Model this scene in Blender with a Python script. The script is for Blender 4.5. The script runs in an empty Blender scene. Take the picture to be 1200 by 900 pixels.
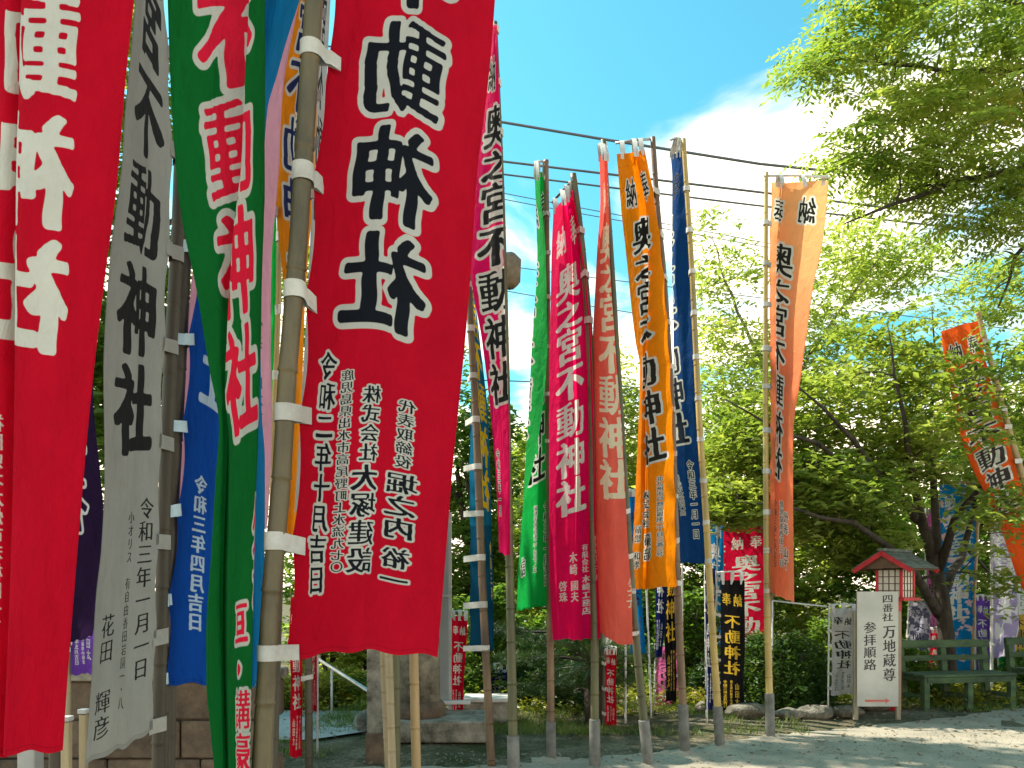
import bpy, bmesh, math, random
import numpy as np
from mathutils import Vector, Matrix

SC = bpy.context.scene
COL = SC.collection
rng = np.random.default_rng(7)
random.seed(7)

# ------------------------------------------------------------------ camera
CAM_H, F = 1.5, 950.0
cam = bpy.data.cameras.new('camera')
camo = bpy.data.objects.new('camera', cam); COL.objects.link(camo)
camo.location = (0, 0, CAM_H); camo.rotation_euler = (math.radians(90), 0, 0)
cam.sensor_width = 36; cam.lens = 36 * F / 1200; cam.shift_y = 240 / 1200
cam.clip_start = 0.05; cam.clip_end = 1000
SC.camera = camo

def P(px, py, Y):
    return Vector(((px - 600) / F * Y, Y, CAM_H - (py - 690) / F * Y))

# ------------------------------------------------------------------ world, sun, exposure
SUN_AZ, SUN_EL = math.radians(-62), math.radians(52)      # azimuth from +Y towards +X
sdir = Vector((math.sin(SUN_AZ) * math.cos(SUN_EL), math.cos(SUN_AZ) * math.cos(SUN_EL), math.sin(SUN_EL)))
sun = bpy.data.lights.new('sun', 'SUN'); sun.energy = 4.6; sun.angle = math.radians(0.5); sun.color = (1, .93, .80)
suno = bpy.data.objects.new('sun', sun); COL.objects.link(suno)
suno.rotation_euler = sdir.to_track_quat('Z', 'Y').to_euler()
W = bpy.data.worlds.new('World'); SC.world = W; W.use_nodes = True
nt = W.node_tree; nt.nodes.clear()
def wn(t, **k):
    n = nt.nodes.new(t)
    for a, b in k.items(): setattr(n, a, b)
    return n
sky = wn('ShaderNodeTexSky', sky_type='NISHITA', sun_disc=False, sun_elevation=SUN_EL, sun_rotation=SUN_AZ)
tint = wn('ShaderNodeMix', data_type='RGBA', blend_type='MULTIPLY'); tint.inputs[0].default_value = 1
tint.inputs[7].default_value = (0.57, 1.52, 1.30, 1)
nt.links.new(sky.outputs[0], tint.inputs[6])
tc = wn('ShaderNodeTexCoord')
sep = wn('ShaderNodeSeparateXYZ'); nt.links.new(tc.outputs['Generated'], sep.inputs[0])
def wm(op, a, b=None, c=None, clamp=False):
    m = wn('ShaderNodeMath', operation=op, use_clamp=clamp)
    for i, v in enumerate((a, b, c)):
        if v is None: continue
        if isinstance(v, (int, float)): m.inputs[i].default_value = v
        else: nt.links.new(v, m.inputs[i])
    return m.outputs[0]
zz = wm('ADD', wm('MAXIMUM', sep.outputs[2], 0.0), 0.16)
cx = wm('ADD', wm('DIVIDE', sep.outputs[0], zz), .30); cy = wm('ADD', wm('DIVIDE', sep.outputs[1], zz), .24)
cv = wn('ShaderNodeCombineXYZ'); nt.links.new(cx, cv.inputs[0]); nt.links.new(cy, cv.inputs[1]); cv.inputs[2].default_value = 150.7
cn = wn('ShaderNodeTexNoise'); cn.inputs['Scale'].default_value = 1.35; cn.inputs['Detail'].default_value = 7; cn.inputs['Roughness'].default_value = .58
cn.inputs['Distortion'].default_value = .35
nt.links.new(cv.outputs[0], cn.inputs['Vector'])
# more cloud low over the horizon
low = wm('MULTIPLY', wm('SUBTRACT', 0.40, sep.outputs[2]), 0.8)
cl = wm('ADD', cn.outputs[0], low)
mr = wn('ShaderNodeMapRange', interpolation_type='SMOOTHSTEP'); nt.links.new(cl, mr.inputs[0])
mr.inputs[1].default_value = 0.47; mr.inputs[2].default_value = 0.66
cm = wn('ShaderNodeMix', data_type='RGBA'); nt.links.new(mr.outputs[0], cm.inputs[0])
nt.links.new(tint.outputs[2], cm.inputs[6]); cm.inputs[7].default_value = (15.0, 12.6, 9.6, 1)
bg = wn('ShaderNodeBackground'); bg.inputs[1].default_value = 0.1
nt.links.new(cm.outputs[2], bg.inputs[0])
wo = wn('ShaderNodeOutputWorld'); nt.links.new(bg.outputs[0], wo.inputs[0])
SC.view_settings.view_transform = 'Standard'; SC.view_settings.look = 'None'
SC.view_settings.exposure = 1.0; SC.view_settings.gamma = 1
SC.render.engine = 'CYCLES'
SC.cycles.use_denoising = True
SC.cycles.max_bounces = 8; SC.cycles.transparent_max_bounces = 8; SC.cycles.transmission_bounces = 6; SC.cycles.diffuse_bounces = 4

# ------------------------------------------------------------------ object helpers
def tag(o, label=None, cat=None, group=None, kind=None):
    if label: o['label'] = label
    if cat: o['category'] = cat
    if group: o['group'] = group
    if kind: o['kind'] = kind
    return o
def empty(name, loc, label, cat, group=None, rz=0):
    o = bpy.data.objects.new(name, None); COL.objects.link(o)
    o.location = loc; o.rotation_euler = (0, 0, rz); o.empty_display_size = .1
    return tag(o, label, cat, group)
def mesh_np(name, v, f, mats=(), smooth=False, uv=None):
    """v (n,3), f (m,k) arrays, all faces k-gons"""
    me = bpy.data.meshes.new(name)
    v = np.asarray(v, dtype=np.float32); f = np.asarray(f, dtype=np.int32)
    me.vertices.add(len(v)); me.vertices.foreach_set('co', v.ravel())
    m, k = f.shape
    me.loops.add(m * k); me.loops.foreach_set('vertex_index', f.ravel())
    me.polygons.add(m); me.polygons.foreach_set('loop_start', np.arange(m, dtype=np.int32) * k)
    me.polygons.foreach_set('use_smooth', np.full(m, smooth))
    if uv is not None:
        l = me.uv_layers.new(name='UVMap'); l.data.foreach_set('uv', np.asarray(uv, np.float32)[f.ravel()].ravel())
    for q in mats: me.materials.append(q)
    me.update(calc_edges=True)
    return me
def link(name, me, parent=None, loc=None, inv=True):
    """world-space mesh under an Empty: subtract the parent's place"""
    o = bpy.data.objects.new(name, me); COL.objects.link(o)
    if parent is not None:
        o.parent = parent
        if inv: o.matrix_parent_inverse = Matrix.LocRotScale(parent.location, parent.rotation_euler, None).inverted()
    if loc is not None: o.location = loc
    return o

class MB:
    """collects boxes and tubes, then builds ONE mesh"""
    def __init__(s): s.v = []; s.f = []; s.sm = []
    def add(s, v, f, sm=False):
        b = len(s.v); s.v += [tuple(x) for x in v]; s.f += [tuple(i + b for i in q) for q in f]; s.sm += [sm] * len(f)
    def box(s, c, d, M=None, taper=1.0):
        x, y, z = d[0] / 2, d[1] / 2, d[2] / 2
        vs = []
        for sz in (-1, 1):
            t = taper if sz > 0 else 1
            for sx, sy in ((-1, -1), (1, -1), (1, 1), (-1, 1)):
                p = Vector((sx * x * t, sy * y * t, sz * z))
                if M is not None: p = M @ p
                vs.append(p + Vector(c))
        s.add(vs, [(3, 2, 1, 0), (4, 5, 6, 7), (0, 1, 5, 4), (1, 2, 6, 5), (2, 3, 7, 6), (3, 0, 4, 7)])
    def tube(s, pts, rad, n=8, cap=True):
        pts = [Vector(p) for p in pts]
        if not hasattr(rad, '__len__'): rad = [rad] * len(pts)
        b = len(s.v); prev = None
        for i, p in enumerate(pts):
            d = (pts[min(i + 1, len(pts) - 1)] - pts[max(i - 1, 0)])
            d = d.normalized() if d.length > 1e-9 else Vector((0, 0, 1))
            if prev is None:
                a = d.orthogonal().normalized()
            else:
                a = (prev - d * prev.dot(d)); a = a.normalized() if a.length > 1e-6 else d.orthogonal().normalized()
            prev = a; c = d.cross(a)
            for k in range(n):
                t = 2 * math.pi * k / n
                s.v.append(tuple(p + (a * math.cos(t) + c * math.sin(t)) * rad[i]))
        for i in range(len(pts) - 1):
            for k in range(n):
                k2 = (k + 1) % n
                s.f.append((b + i * n + k, b + i * n + k2, b + (i + 1) * n + k2, b + (i + 1) * n + k)); s.sm.append(True)
        if cap:
            s.f.append(tuple(b + k for k in reversed(range(n)))); s.sm.append(False)
            e = b + (len(pts) - 1) * n
            s.f.append(tuple(e + k for k in range(n))); s.sm.append(False)
    def mesh(s, name, mat, bevel=0):
        me = bpy.data.meshes.new(name); me.from_pydata(s.v, [], s.f)
        me.polygons.foreach_set('use_smooth', s.sm)
        if bevel:
            bm = bmesh.new(); bm.from_mesh(me)
            bmesh.ops.bevel(bm, geom=[e for e in bm.edges], offset=bevel, segments=1, affect='EDGES')
            bm.to_mesh(me); bm.free()
        if mat: me.materials.append(mat)
        me.update(); return me
    def build(s, name, mat, parent=None, bevel=0, inv=True):
        return link(name, s.mesh(name, mat, bevel), parent, inv=inv)

# ------------------------------------------------------------------ materials
def newmat(name):
    m = bpy.data.materials.new(name); m.use_nodes = True
    n = m.node_tree; n.nodes.clear()
    out = n.nodes.new('ShaderNodeOutputMaterial')
    return m, n, out
def nd(n, t, **k):
    x = n.nodes.new(t)
    for a, b in k.items(): setattr(x, a, b)
    return x
def rgb(c): return (c[0], c[1], c[2], 1)
def plain(name, c1, c2=None, scale=8, rough=.7, bump=.3, bscale=40, detail=6, c3=None, stretch=(1, 1, 1), metal=0, bdist=.01):
    """principled with two or three colours mixed by noise in object space, and fine bump"""
    m, n, out = newmat(name)
    bs = nd(n, 'ShaderNodeBsdfPrincipled'); bs.inputs['Roughness'].default_value = rough; bs.inputs['Metallic'].default_value = metal
    g = nd(n, 'ShaderNodeNewGeometry'); mp = nd(n, 'ShaderNodeMapping'); mp.inputs['Scale'].default_value = stretch
    n.links.new(g.outputs['Position'], mp.inputs[0])
    c2 = c2 or tuple(x * .7 for x in c1)
    ns = nd(n, 'ShaderNodeTexNoise'); ns.inputs['Scale'].default_value = scale; ns.inputs['Detail'].default_value = detail; ns.inputs['Roughness'].default_value = .65
    n.links.new(mp.outputs[0], ns.inputs['Vector'])
    cr = nd(n, 'ShaderNodeValToRGB'); e = cr.color_ramp.elements
    e[0].position = .33; e[0].color = rgb(c2); e[1].position = .66; e[1].color = rgb(c1)
    if c3: q = e.new(.5); q.color = rgb(c3)
    n.links.new(ns.outputs[0], cr.inputs[0]); n.links.new(cr.outputs[0], bs.inputs['Base Color'])
    b = nd(n, 'ShaderNodeTexNoise'); b.inputs['Scale'].default_value = bscale; b.inputs['Detail'].default_value = 5
    n.links.new(mp.outputs[0], b.inputs['Vector'])
    bp = nd(n, 'ShaderNodeBump'); bp.inputs['Strength'].default_value = bump; bp.inputs['Distance'].default_value = bdist
    n.links.new(b.outputs[0], bp.inputs['Height']); n.links.new(bp.outputs[0], bs.inputs['Normal'])
    n.links.new(bs.outputs[0], out.inputs[0])
    return m
def leafmat(name, c1, c2, c3, trans=.5, rough=.45, nscale=.8):
    m, n, out = newmat(name)
    g = nd(n, 'ShaderNodeNewGeometry')
    ns = nd(n, 'ShaderNodeTexNoise'); ns.inputs['Scale'].default_value = nscale; ns.inputs['Detail'].default_value = 3
    n.links.new(g.outputs['Position'], ns.inputs['Vector'])
    ad = nd(n, 'ShaderNodeMath', operation='MULTIPLY_ADD'); n.links.new(g.outputs['Random Per Island'], ad.inputs[0]); ad.inputs[1].default_value = .5
    sb = nd(n, 'ShaderNodeMath', operation='MULTIPLY_ADD'); n.links.new(ns.outputs[0], sb.inputs[0]); sb.inputs[1].default_value = 1.4; sb.inputs[2].default_value = -.45
    n.links.new(sb.outputs[0], ad.inputs[2])
    cr = nd(n, 'ShaderNodeValToRGB'); e = cr.color_ramp.elements
    e[0].position = .1; e[0].color = rgb(c1); e[1].position = .92; e[1].color = rgb(c3); q = e.new(.5); q.color = rgb(c2); q = e.new(1.0); q.color = (c3[0] * 1.35, c3[1] * .85, c3[2], 1)
    n.links.new(ad.outputs[0], cr.inputs[0])
    d = nd(n, 'ShaderNodeBsdfPrincipled'); d.inputs['Roughness'].default_value = rough
    n.links.new(cr.outputs[0], d.inputs['Base Color'])
    t = nd(n, 'ShaderNodeBsdfTranslucent')
    br = nd(n, 'ShaderNodeMix', data_type='RGBA', blend_type='MULTIPLY'); br.inputs[0].default_value = 1; br.inputs[7].default_value = (1.8, 1.75, .9, 1)
    n.links.new(cr.outputs[0], br.inputs[6]); n.links.new(br.outputs[2], t.inputs[0])
    mx = nd(n, 'ShaderNodeMixShader'); mx.inputs[0].default_value = trans
    n.links.new(d.outputs[0], mx.inputs[1]); n.links.new(t.outputs[0], mx.inputs[2]); n.links.new(mx.outputs[0], out.inputs[0])
    return m

M = {}
M['leaf_maple'] = leafmat('maple_leaves', (.10, .16, .028), (.20, .26, .05), (.35, .38, .11), .55)
M['leaf_pinnate'] = leafmat('pinnate_leaves', (.095, .15, .03), (.19, .25, .05), (.36, .38, .11), .64)
M['leaf_pale'] = leafmat('pale_leaves', (.15, .22, .04), (.26, .33, .07), (.40, .45, .13), .55)
M['leaf_forest'] = leafmat('forest_leaves', (.045, .10, .014), (.11, .20, .03), (.24, .31, .06), .55, nscale=.5)
M['leaf_dark'] = leafmat('dark_leaves', (.016, .04, .010), (.032, .075, .014), (.07, .13, .025), .3)
M['leaf_bush'] = leafmat('bush_leaves', (.022, .058, .010), (.05, .11, .018), (.13, .21, .035), .35, nscale=3)
M['leaf_hedge'] = leafmat('hedge_leaves', (.05, .10, .01), (.17, .20, .02), (.42, .34, .03), .4, nscale=3)
M['grass'] = leafmat('grass_blades', (.05, .10, .02), (.10, .16, .03), (.22, .26, .07), .35, nscale=2)
M['bark'] = plain('dark_bark', (.07, .055, .04), (.018, .014, .010), 9, .9, .9, 30, stretch=(1, 1, .35), bdist=.03)
M['bark_pale'] = plain('pale_bark', (.30, .26, .19), (.13, .11, .08), 9, .9, .6, 30, stretch=(1, 1, .35), bdist=.02)
def groundmat():
    m, n, out = newmat('dirt')
    bs = nd(n, 'ShaderNodeBsdfPrincipled'); bs.inputs['Roughness'].default_value = .95; bs.inputs['Specular IOR Level'].default_value = .1
    g = nd(n, 'ShaderNodeNewGeometry')
    a = nd(n, 'ShaderNodeTexNoise'); a.inputs['Scale'].default_value = 1.1; a.inputs['Detail'].default_value = 8; a.inputs['Roughness'].default_value = .7
    b = nd(n, 'ShaderNodeTexNoise'); b.inputs['Scale'].default_value = 30; b.inputs['Detail'].default_value = 6
    for q in (a, b): n.links.new(g.outputs['Position'], q.inputs['Vector'])
    c = nd(n, 'ShaderNodeValToRGB'); e = c.color_ramp.elements
    e[0].position = .38; e[0].color = (.06, .07, .028, 1); e[1].position = .62; e[1].color = (.22, .19, .135, 1); q = e.new(.5); q.color = (.13, .115, .075, 1)
    n.links.new(a.outputs[0], c.inputs[0])
    d = nd(n, 'ShaderNodeValToRGB'); e = d.color_ramp.elements; e[0].position = .3; e[0].color = (.55, .55, .52, 1); e[1].position = .7; e[1].color = (1.25, 1.22, 1.18, 1)
    n.links.new(b.outputs[0], d.inputs[0])
    mx = nd(n, 'ShaderNodeMix', data_type='RGBA', blend_type='MULTIPLY'); mx.inputs[0].default_value = 1
    n.links.new(c.outputs[0], mx.inputs[6]); n.links.new(d.outputs[0], mx.inputs[7]); n.links.new(mx.outputs[2], bs.inputs['Base Color'])
    bp = nd(n, 'ShaderNodeBump'); bp.inputs['Strength'].default_value = .8; bp.inputs['Distance'].default_value = .02
    n.links.new(b.outputs[0], bp.inputs['Height']); n.links.new(bp.outputs[0], bs.inputs['Normal'])
    n.links.new(bs.outputs[0], out.inputs[0]); return m
M['dirt'] = groundmat()
M['path'] = plain('pale_path', (.40, .345, .26), (.24, .21, .155), 2.2, .95, .7, 60, detail=9, c3=(.33, .285, .215), bdist=.015)
M['concrete'] = plain('walk_concrete', (.46, .46, .45), (.33, .33, .32), 3, .9, .3, 50)
M['stone'] = plain('granite', (.38, .35, .27), (.075, .07, .045), 6, .9, .7, 45, c3=(.25, .225, .18), bdist=.01)
M['stone_brown'] = plain('brown_stone', (.21, .15, .10), (.085, .06, .042), 6, .9, .8, 35, c3=(.15, .105, .07), bdist=.012)
M['rock'] = plain('rough_rock', (.30, .27, .21), (.08, .075, .05), 7, .95, .9, 30, c3=(.14, .13, .10), bdist=.03)
M['bamboo_olive'] = plain('old_bamboo', (.175, .135, .065), (.07, .055, .028), 7, .5, .25, 60, stretch=(1, 1, .3), c3=(.125, .098, .05))
M['bamboo_dark'] = plain('weathered_bamboo', (.085, .07, .045), (.03, .026, .018), 6, .6, .25, 60, stretch=(1, 1, .15))
M['bamboo_tan'] = plain('tan_bamboo', (.46, .32, .15), (.20, .12, .06), 5, .45, .2, 60, stretch=(1, 1, .12), c3=(.42, .28, .13))
M['bamboo_red'] = plain('reddish_bamboo', (.27, .17, .09), (.09, .05, .03), 6, .5, .25, 60, stretch=(1, 1, .3), c3=(.18, .11, .06))
M['bamboo_yellow'] = plain('yellow_bamboo', (.55, .40, .13), (.27, .20, .07), 4, .4, .2, 60, stretch=(1, 1, .3), c3=(.44, .30, .09))
M['bamboo_pale'] = plain('pale_bamboo', (.50, .41, .25), (.30, .23, .13), 5, .45, .2, 60, stretch=(1, 1, .12))
M['bamboo_green'] = plain('green_bamboo', (.15, .14, .06), (.06, .065, .03), 6, .5, .2, 60, stretch=(1, 1, .3))
M['pipe'] = plain('grey_pipe', (.22, .22, .20), (.10, .10, .085), 9, .6, .2, 60)
M['white_pipe'] = plain('white_painted_pipe', (.72, .72, .70), (.55, .55, .52), 7, .45, .1, 60)
M['steel'] = plain('steel_rail', (.55, .56, .57), (.38, .39, .40), 9, .4, .1, 60, metal=.5)
M['wire'] = plain('cable', (.14, .15, .18), (.10, .11, .13), 3, .6, .1)
M['bench'] = plain('green_bench_paint', (.075, .13, .055), (.02, .035, .018), 9, .85, .4, 50, stretch=(.4, 1, 1), c3=(.05, .09, .04))
M['red_paint'] = plain('red_paint', (.62, .02, .035), (.40, .012, .022), 6, .5, .2, 50)
M['paper'] = plain('lantern_paper', (.78, .77, .70), (.66, .65, .58), 6, .7, .1, 50)
M['lattice'] = plain('brown_lattice', (.17, .10, .06), (.10, .06, .035), 10, .7, .2)
M['shingle'] = plain('grey_green_shingle', (.15, .18, .15), (.065, .075, .065), 12, .85, .5, 40, stretch=(.5, 1, 1))
M['post_wood'] = plain('weathered_post', (.36, .31, .22), (.20, .17, .12), 8, .8, .4, 50, stretch=(1, 1, .2))
M['grey_board'] = plain('grey_sheet_metal', (.36, .385, .385), (.29, .31, .31), 2, .6, .05)
M['lampbox'] = plain('brown_lamp_box', (.25, .19, .12), (.12, .09, .06), 9, .7, .3)

# ------------------------------------------------------------------ glyph distance fields
GN, GM = 144, .25           # grid over 1.5 em
_g, _w = {}, {}
def _edt(mask):
    n = mask.shape[0]; big = 1e3
    g = np.where(mask, 0., big)
    for i in range(1, n): g[i] = np.minimum(g[i], g[i - 1] + 1)
    for i in range(n - 2, -1, -1): g[i] = np.minimum(g[i], g[i + 1] + 1)
    ix = np.arange(n); dd = (ix[:, None] - ix[None, :]) ** 2
    out = np.empty_like(g)
    for y in range(n): out[y] = np.sqrt((g[y][None, :] ** 2 + dd).min(1))
    return out
def glyph(ch):
    if ch in _g: return _g[ch]
    cu = bpy.data.curves.new('g', 'FONT'); cu.body = ch; cu.resolution_u = 3
    o = bpy.data.objects.new('g', cu); COL.objects.link(o)
    dg = bpy.context.evaluated_depsgraph_get()
    me = bpy.data.meshes.new_from_object(o.evaluated_get(dg))
    me.calc_loop_triangles()
    v = np.array([p.co[:2] for p in me.vertices]).reshape(-1, 2)
    mask = np.zeros((GN, GN), bool)
    if len(v):
        q = (v + np.array([GM, .12 + GM])) / 1.5 * GN       # em box y from -0.12 to .88
        q[:, 1] = GN - q[:, 1]
        for t in me.loop_triangles:
            a, b, c = (q[i] for i in t.vertices)
            x0, y0 = np.floor(np.minimum(np.minimum(a, b), c)).astype(int); x1, y1 = np.ceil(np.maximum(np.maximum(a, b), c)).astype(int)
            x0, y0 = max(x0, 0), max(y0, 0); x1, y1 = min(x1, GN), min(y1, GN)
            if x1 <= x0 or y1 <= y0: continue
            X, Yy = np.meshgrid(np.arange(x0, x1) + .5, np.arange(y0, y1) + .5)
            def e(p, r): return (r[0] - p[0]) * (Yy - p[1]) - (r[1] - p[1]) * (X - p[0])
            w0, w1, w2 = e(a, b), e(b, c), e(c, a)
            mask[y0:y1, x0:x1] |= ((w0 >= 0) & (w1 >= 0) & (w2 >= 0)) | ((w0 <= 0) & (w1 <= 0) & (w2 <= 0))
    # broad slanted nib, like a brush
    nib = mask.copy()
    for k in range(0, 2):
        nib |= np.roll(np.roll(mask, int(round(k * .9)), 1), int(round(k * .45)), 0)
    sd = _edt(nib) - _edt(~nib)
    for _ in range(3):       # round the corners
        sd = (sd * 2 + np.roll(sd, 1, 0) + np.roll(sd, -1, 0) + np.roll(sd, 1, 1) + np.roll(sd, -1, 1)) / 6
    gy_, gx_ = np.gradient(sd)          # verticals heavier than horizontals, like a loaded brush
    an = (gx_ ** 2 - gy_ ** 2) / (gx_ ** 2 + gy_ ** 2 + .05)
    for _ in range(6): an = (an * 2 + np.roll(an, 1, 0) + np.roll(an, -1, 0) + np.roll(an, 1, 1) + np.roll(an, -1, 1)) / 6
    _g[ch] = sd / GN * 1.5 - .011 * an
    dens = mask.sum() / (GN / 1.5) ** 2; _w[ch] = min(1.0, max(.0, 1.85 - 4.0 * dens))
    bpy.data.objects.remove(o); bpy.data.curves.remove(cu); bpy.data.meshes.remove(me)
    return _g[ch]

def print_image(name, texts, wpx, aspect):
    """texts: (string, u centre, v0, v1, width in u, bold, outline, shear). R ink, G ink + outline"""
    hpx = int(wpx * aspect)
    ink = np.zeros((hpx, wpx), np.float32); oln = np.zeros((hpx, wpx), np.float32)
    for T in texts:
        s, uc, v0, v1, w = T[:5]
        bold = T[5] if len(T) > 5 else .018
        ol = T[6] if len(T) > 6 else .07
        sh = T[7] if len(T) > 7 else .07
        k = len(s); ch_h = (v1 - v0) * hpx / k; ch_w = w * wpx
        for i, ch in enumerate(s):
            if ch == ' ': continue
            sd = glyph(ch)
            ccx, ccy = uc * wpx, v0 * hpx + (i + .5) * ch_h
            x0, x1 = int(max(0, ccx - ch_w * .75)), int(min(wpx, ccx + ch_w * .75)); y0, y1 = int(max(0, ccy - ch_h * .75)), int(min(hpx, ccy + ch_h * .75))
            if x1 <= x0 or y1 <= y0: continue
            X, Yy = np.meshgrid(np.arange(x0, x1) + .5, np.arange(y0, y1) + .5)
            ex = (X - ccx) / ch_w * 1.03; ey = (Yy - ccy) / ch_h * 1.03 + sh * ex
            # small wobble of the brush
            ex = ex + .008 * np.sin(ey * 17 + i * 2.1 + uc * 9)
            gx = np.clip((ex + .75) / 1.5 * GN - .5, 0, GN - 1.001); gy = np.clip((ey + .75) / 1.5 * GN - .5, 0, GN - 1.001)
            ix, iy = gx.astype(int), gy.astype(int); fx, fy = gx - ix, gy - iy
            d = (sd[iy, ix] * (1 - fx) + sd[iy, ix + 1] * fx) * (1 - fy) + (sd[iy + 1, ix] * (1 - fx) + sd[iy + 1, ix + 1] * fx) * fy
            pxs = 1.0 / min(ch_w, ch_h)
            wob = bold * 1.0 * _w[ch] * (1 + .7 * ey + .4 * ex) + .002
            a = np.clip((wob - d) / pxs + .5, 0, 1); b = np.clip((wob + ol - d) / pxs + .5, 0, 1) if ol > 0 else a
            ink[y0:y1, x0:x1] = np.maximum(ink[y0:y1, x0:x1], a); oln[y0:y1, x0:x1] = np.maximum(oln[y0:y1, x0:x1], b)
    im = bpy.data.images.new(name, wpx, hpx, alpha=False)
    im.colorspace_settings.name = 'Non-Color'
    buf = np.zeros((hpx, wpx, 4), np.float32); buf[..., 0] = ink[::-1]; buf[..., 1] = oln[::-1]; buf[..., 3] = 1
    im.pixels.foreach_set(buf.ravel()); im.pack()
    return im

def cloth(name, base, ink=(.015, .015, .02), line=(.75, .75, .72), img=None, trans=.45, base2=None, camo=None, inktrans=None):
    m, n, out = newmat(name)
    tcn = nd(n, 'ShaderNodeTexCoord')
    ns = nd(n, 'ShaderNodeTexNoise'); ns.inputs['Scale'].default_value = 5; ns.inputs['Detail'].default_value = 4
    n.links.new(tcn.outputs['UV'], ns.inputs['Vector'])
    cr = nd(n, 'ShaderNodeValToRGB'); e = cr.color_ramp.elements
    e[0].position = .3; e[0].color = rgb([c * .9 for c in base]); e[1].position = .7; e[1].color = rgb(base)
    n.links.new(ns.outputs[0], cr.inputs[0]); col = cr.outputs[0]
    if base2:           # second tone graded in along the height of the cloth
        sx = nd(n, 'ShaderNodeSeparateXYZ'); n.links.new(tcn.outputs['UV'], sx.inputs[0])
        rp = nd(n, 'ShaderNodeValToRGB'); e = rp.color_ramp.elements
        e[0].position = base2[1]; e[0].color = (0, 0, 0, 1); e[1].position = base2[2]; e[1].color = (1, 1, 1, 1)
        n.links.new(sx.outputs[1], rp.inputs[0])
        mx = nd(n, 'ShaderNodeMix', data_type='RGBA'); n.links.new(rp.outputs[0], mx.inputs[0]); n.links.new(col, mx.inputs[6]); mx.inputs[7].default_value = rgb(base2[0])
        col = mx.outputs[2]
    if camo:            # large mottled print
        c = nd(n, 'ShaderNodeTexNoise'); c.inputs['Scale'].default_value = camo[1]; c.inputs['Detail'].default_value = 2
        mp = nd(n, 'ShaderNodeMapping'); mp.inputs['Scale'].default_value = (1, camo[2], 1); n.links.new(tcn.outputs['UV'], mp.inputs[0]); n.links.new(mp.outputs[0], c.inputs['Vector'])
        rp = nd(n, 'ShaderNodeValToRGB'); e = rp.color_ramp.elements; e[0].position = camo[3] if len(camo) > 3 else .5; e[0].color = (0, 0, 0, 1); e[1].position = e[0].position + .03; e[1].color = (1, 1, 1, 1)
        n.links.new(c.outputs[0], rp.inputs[0])
        mx = nd(n, 'ShaderNodeMix', data_type='RGBA'); n.links.new(rp.outputs[0], mx.inputs[0]); n.links.new(col, mx.inputs[6]); mx.inputs[7].default_value = rgb(camo[0])
        col = mx.outputs[2]
    tr = nd(n, 'ShaderNodeValue'); tr.outputs[0].default_value = trans; trout = tr.outputs[0]
    # stitched double hem along both sides and the foot
    sx2 = nd(n, 'ShaderNodeSeparateXYZ'); n.links.new(tcn.outputs['UV'], sx2.inputs[0])
    def mth(op, a, b=None, cl=False):
        q = nd(n, 'ShaderNodeMath', operation=op, use_clamp=cl)
        for i_, v_ in enumerate((a, b)):
            if v_ is None: continue
            if isinstance(v_, (int, float)): q.inputs[i_].default_value = v_
            else: n.links.new(v_, q.inputs[i_])
        return q.outputs[0]
    du = mth('MINIMUM', sx2.outputs[0], mth('SUBTRACT', 1.0, sx2.outputs[0])); du = mth('MINIMUM', du, mth('MULTIPLY', sx2.outputs[1], 7.0))
    hem = mth('MULTIPLY', mth('SUBTRACT', .030, du), 300.0, True)
    st = mth('MULTIPLY', mth('SUBTRACT', .0022, mth('ABSOLUTE', mth('SUBTRACT', du, .028))), 900.0, True)
    dk = mth('SUBTRACT', 1.0, mth('ADD', mth('MULTIPLY', hem, .10), mth('MULTIPLY', st, .28)))
    hemdark = dk; trout = mth('MULTIPLY', trans, mth('SUBTRACT', 1.0, mth('MULTIPLY', hem, .35)))
    if img is not None:
        ti = nd(n, 'ShaderNodeTexImage', image=img, extension='EXTEND', interpolation='Cubic')
        n.links.new(tcn.outputs['UV'], ti.inputs[0])
        sp = nd(n, 'ShaderNodeSeparateColor'); n.links.new(ti.outputs[0], sp.inputs[0])
        m1 = nd(n, 'ShaderNodeMix', data_type='RGBA'); n.links.new(sp.outputs[1], m1.inputs[0]); n.links.new(col, m1.inputs[6]); m1.inputs[7].default_value = rgb(line)
        m2 = nd(n, 'ShaderNodeMix', data_type='RGBA'); n.links.new(sp.outputs[0], m2.inputs[0]); n.links.new(m1.outputs[2], m2.inputs[6]); m2.inputs[7].default_value = rgb(ink)
        col = m2.outputs[2]
        mt = nd(n, 'ShaderNodeMath', operation='MULTIPLY_ADD'); n.links.new(sp.outputs[0], mt.inputs[0]); mt.inputs[1].default_value = (-trans * .6 if inktrans is None else inktrans); n.links.new(trout, mt.inputs[2])
        trout = mt.outputs[0]
    hm = nd(n, 'ShaderNodeVectorMath', operation='SCALE'); n.links.new(col, hm.inputs[0]); n.links.new(hemdark, hm.inputs['Scale']); col = hm.outputs[0]
    # sun fading and grime, broad and uneven
    gn = nd(n, 'ShaderNodeTexNoise'); gn.inputs['Scale'].default_value = 2.2; gn.inputs['Detail'].default_value = 6; gn.inputs['Roughness'].default_value = .7
    gm = nd(n, 'ShaderNodeMapping'); gm.inputs['Scale'].default_value = (1, 5, 1); n.links.new(tcn.outputs['UV'], gm.inputs[0]); n.links.new(gm.outputs[0], gn.inputs['Vector'])
    gr = nd(n, 'ShaderNodeMapRange'); n.links.new(gn.outputs[0], gr.inputs[0]); gr.inputs[1].default_value = .35; gr.inputs[2].default_value = .7; gr.inputs[3].default_value = 1.03; gr.inputs[4].default_value = .84
    gs = nd(n, 'ShaderNodeVectorMath', operation='SCALE'); n.links.new(col, gs.inputs[0]); n.links.new(gr.outputs[0], gs.inputs['Scale']); col = gs.outputs[0]
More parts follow.
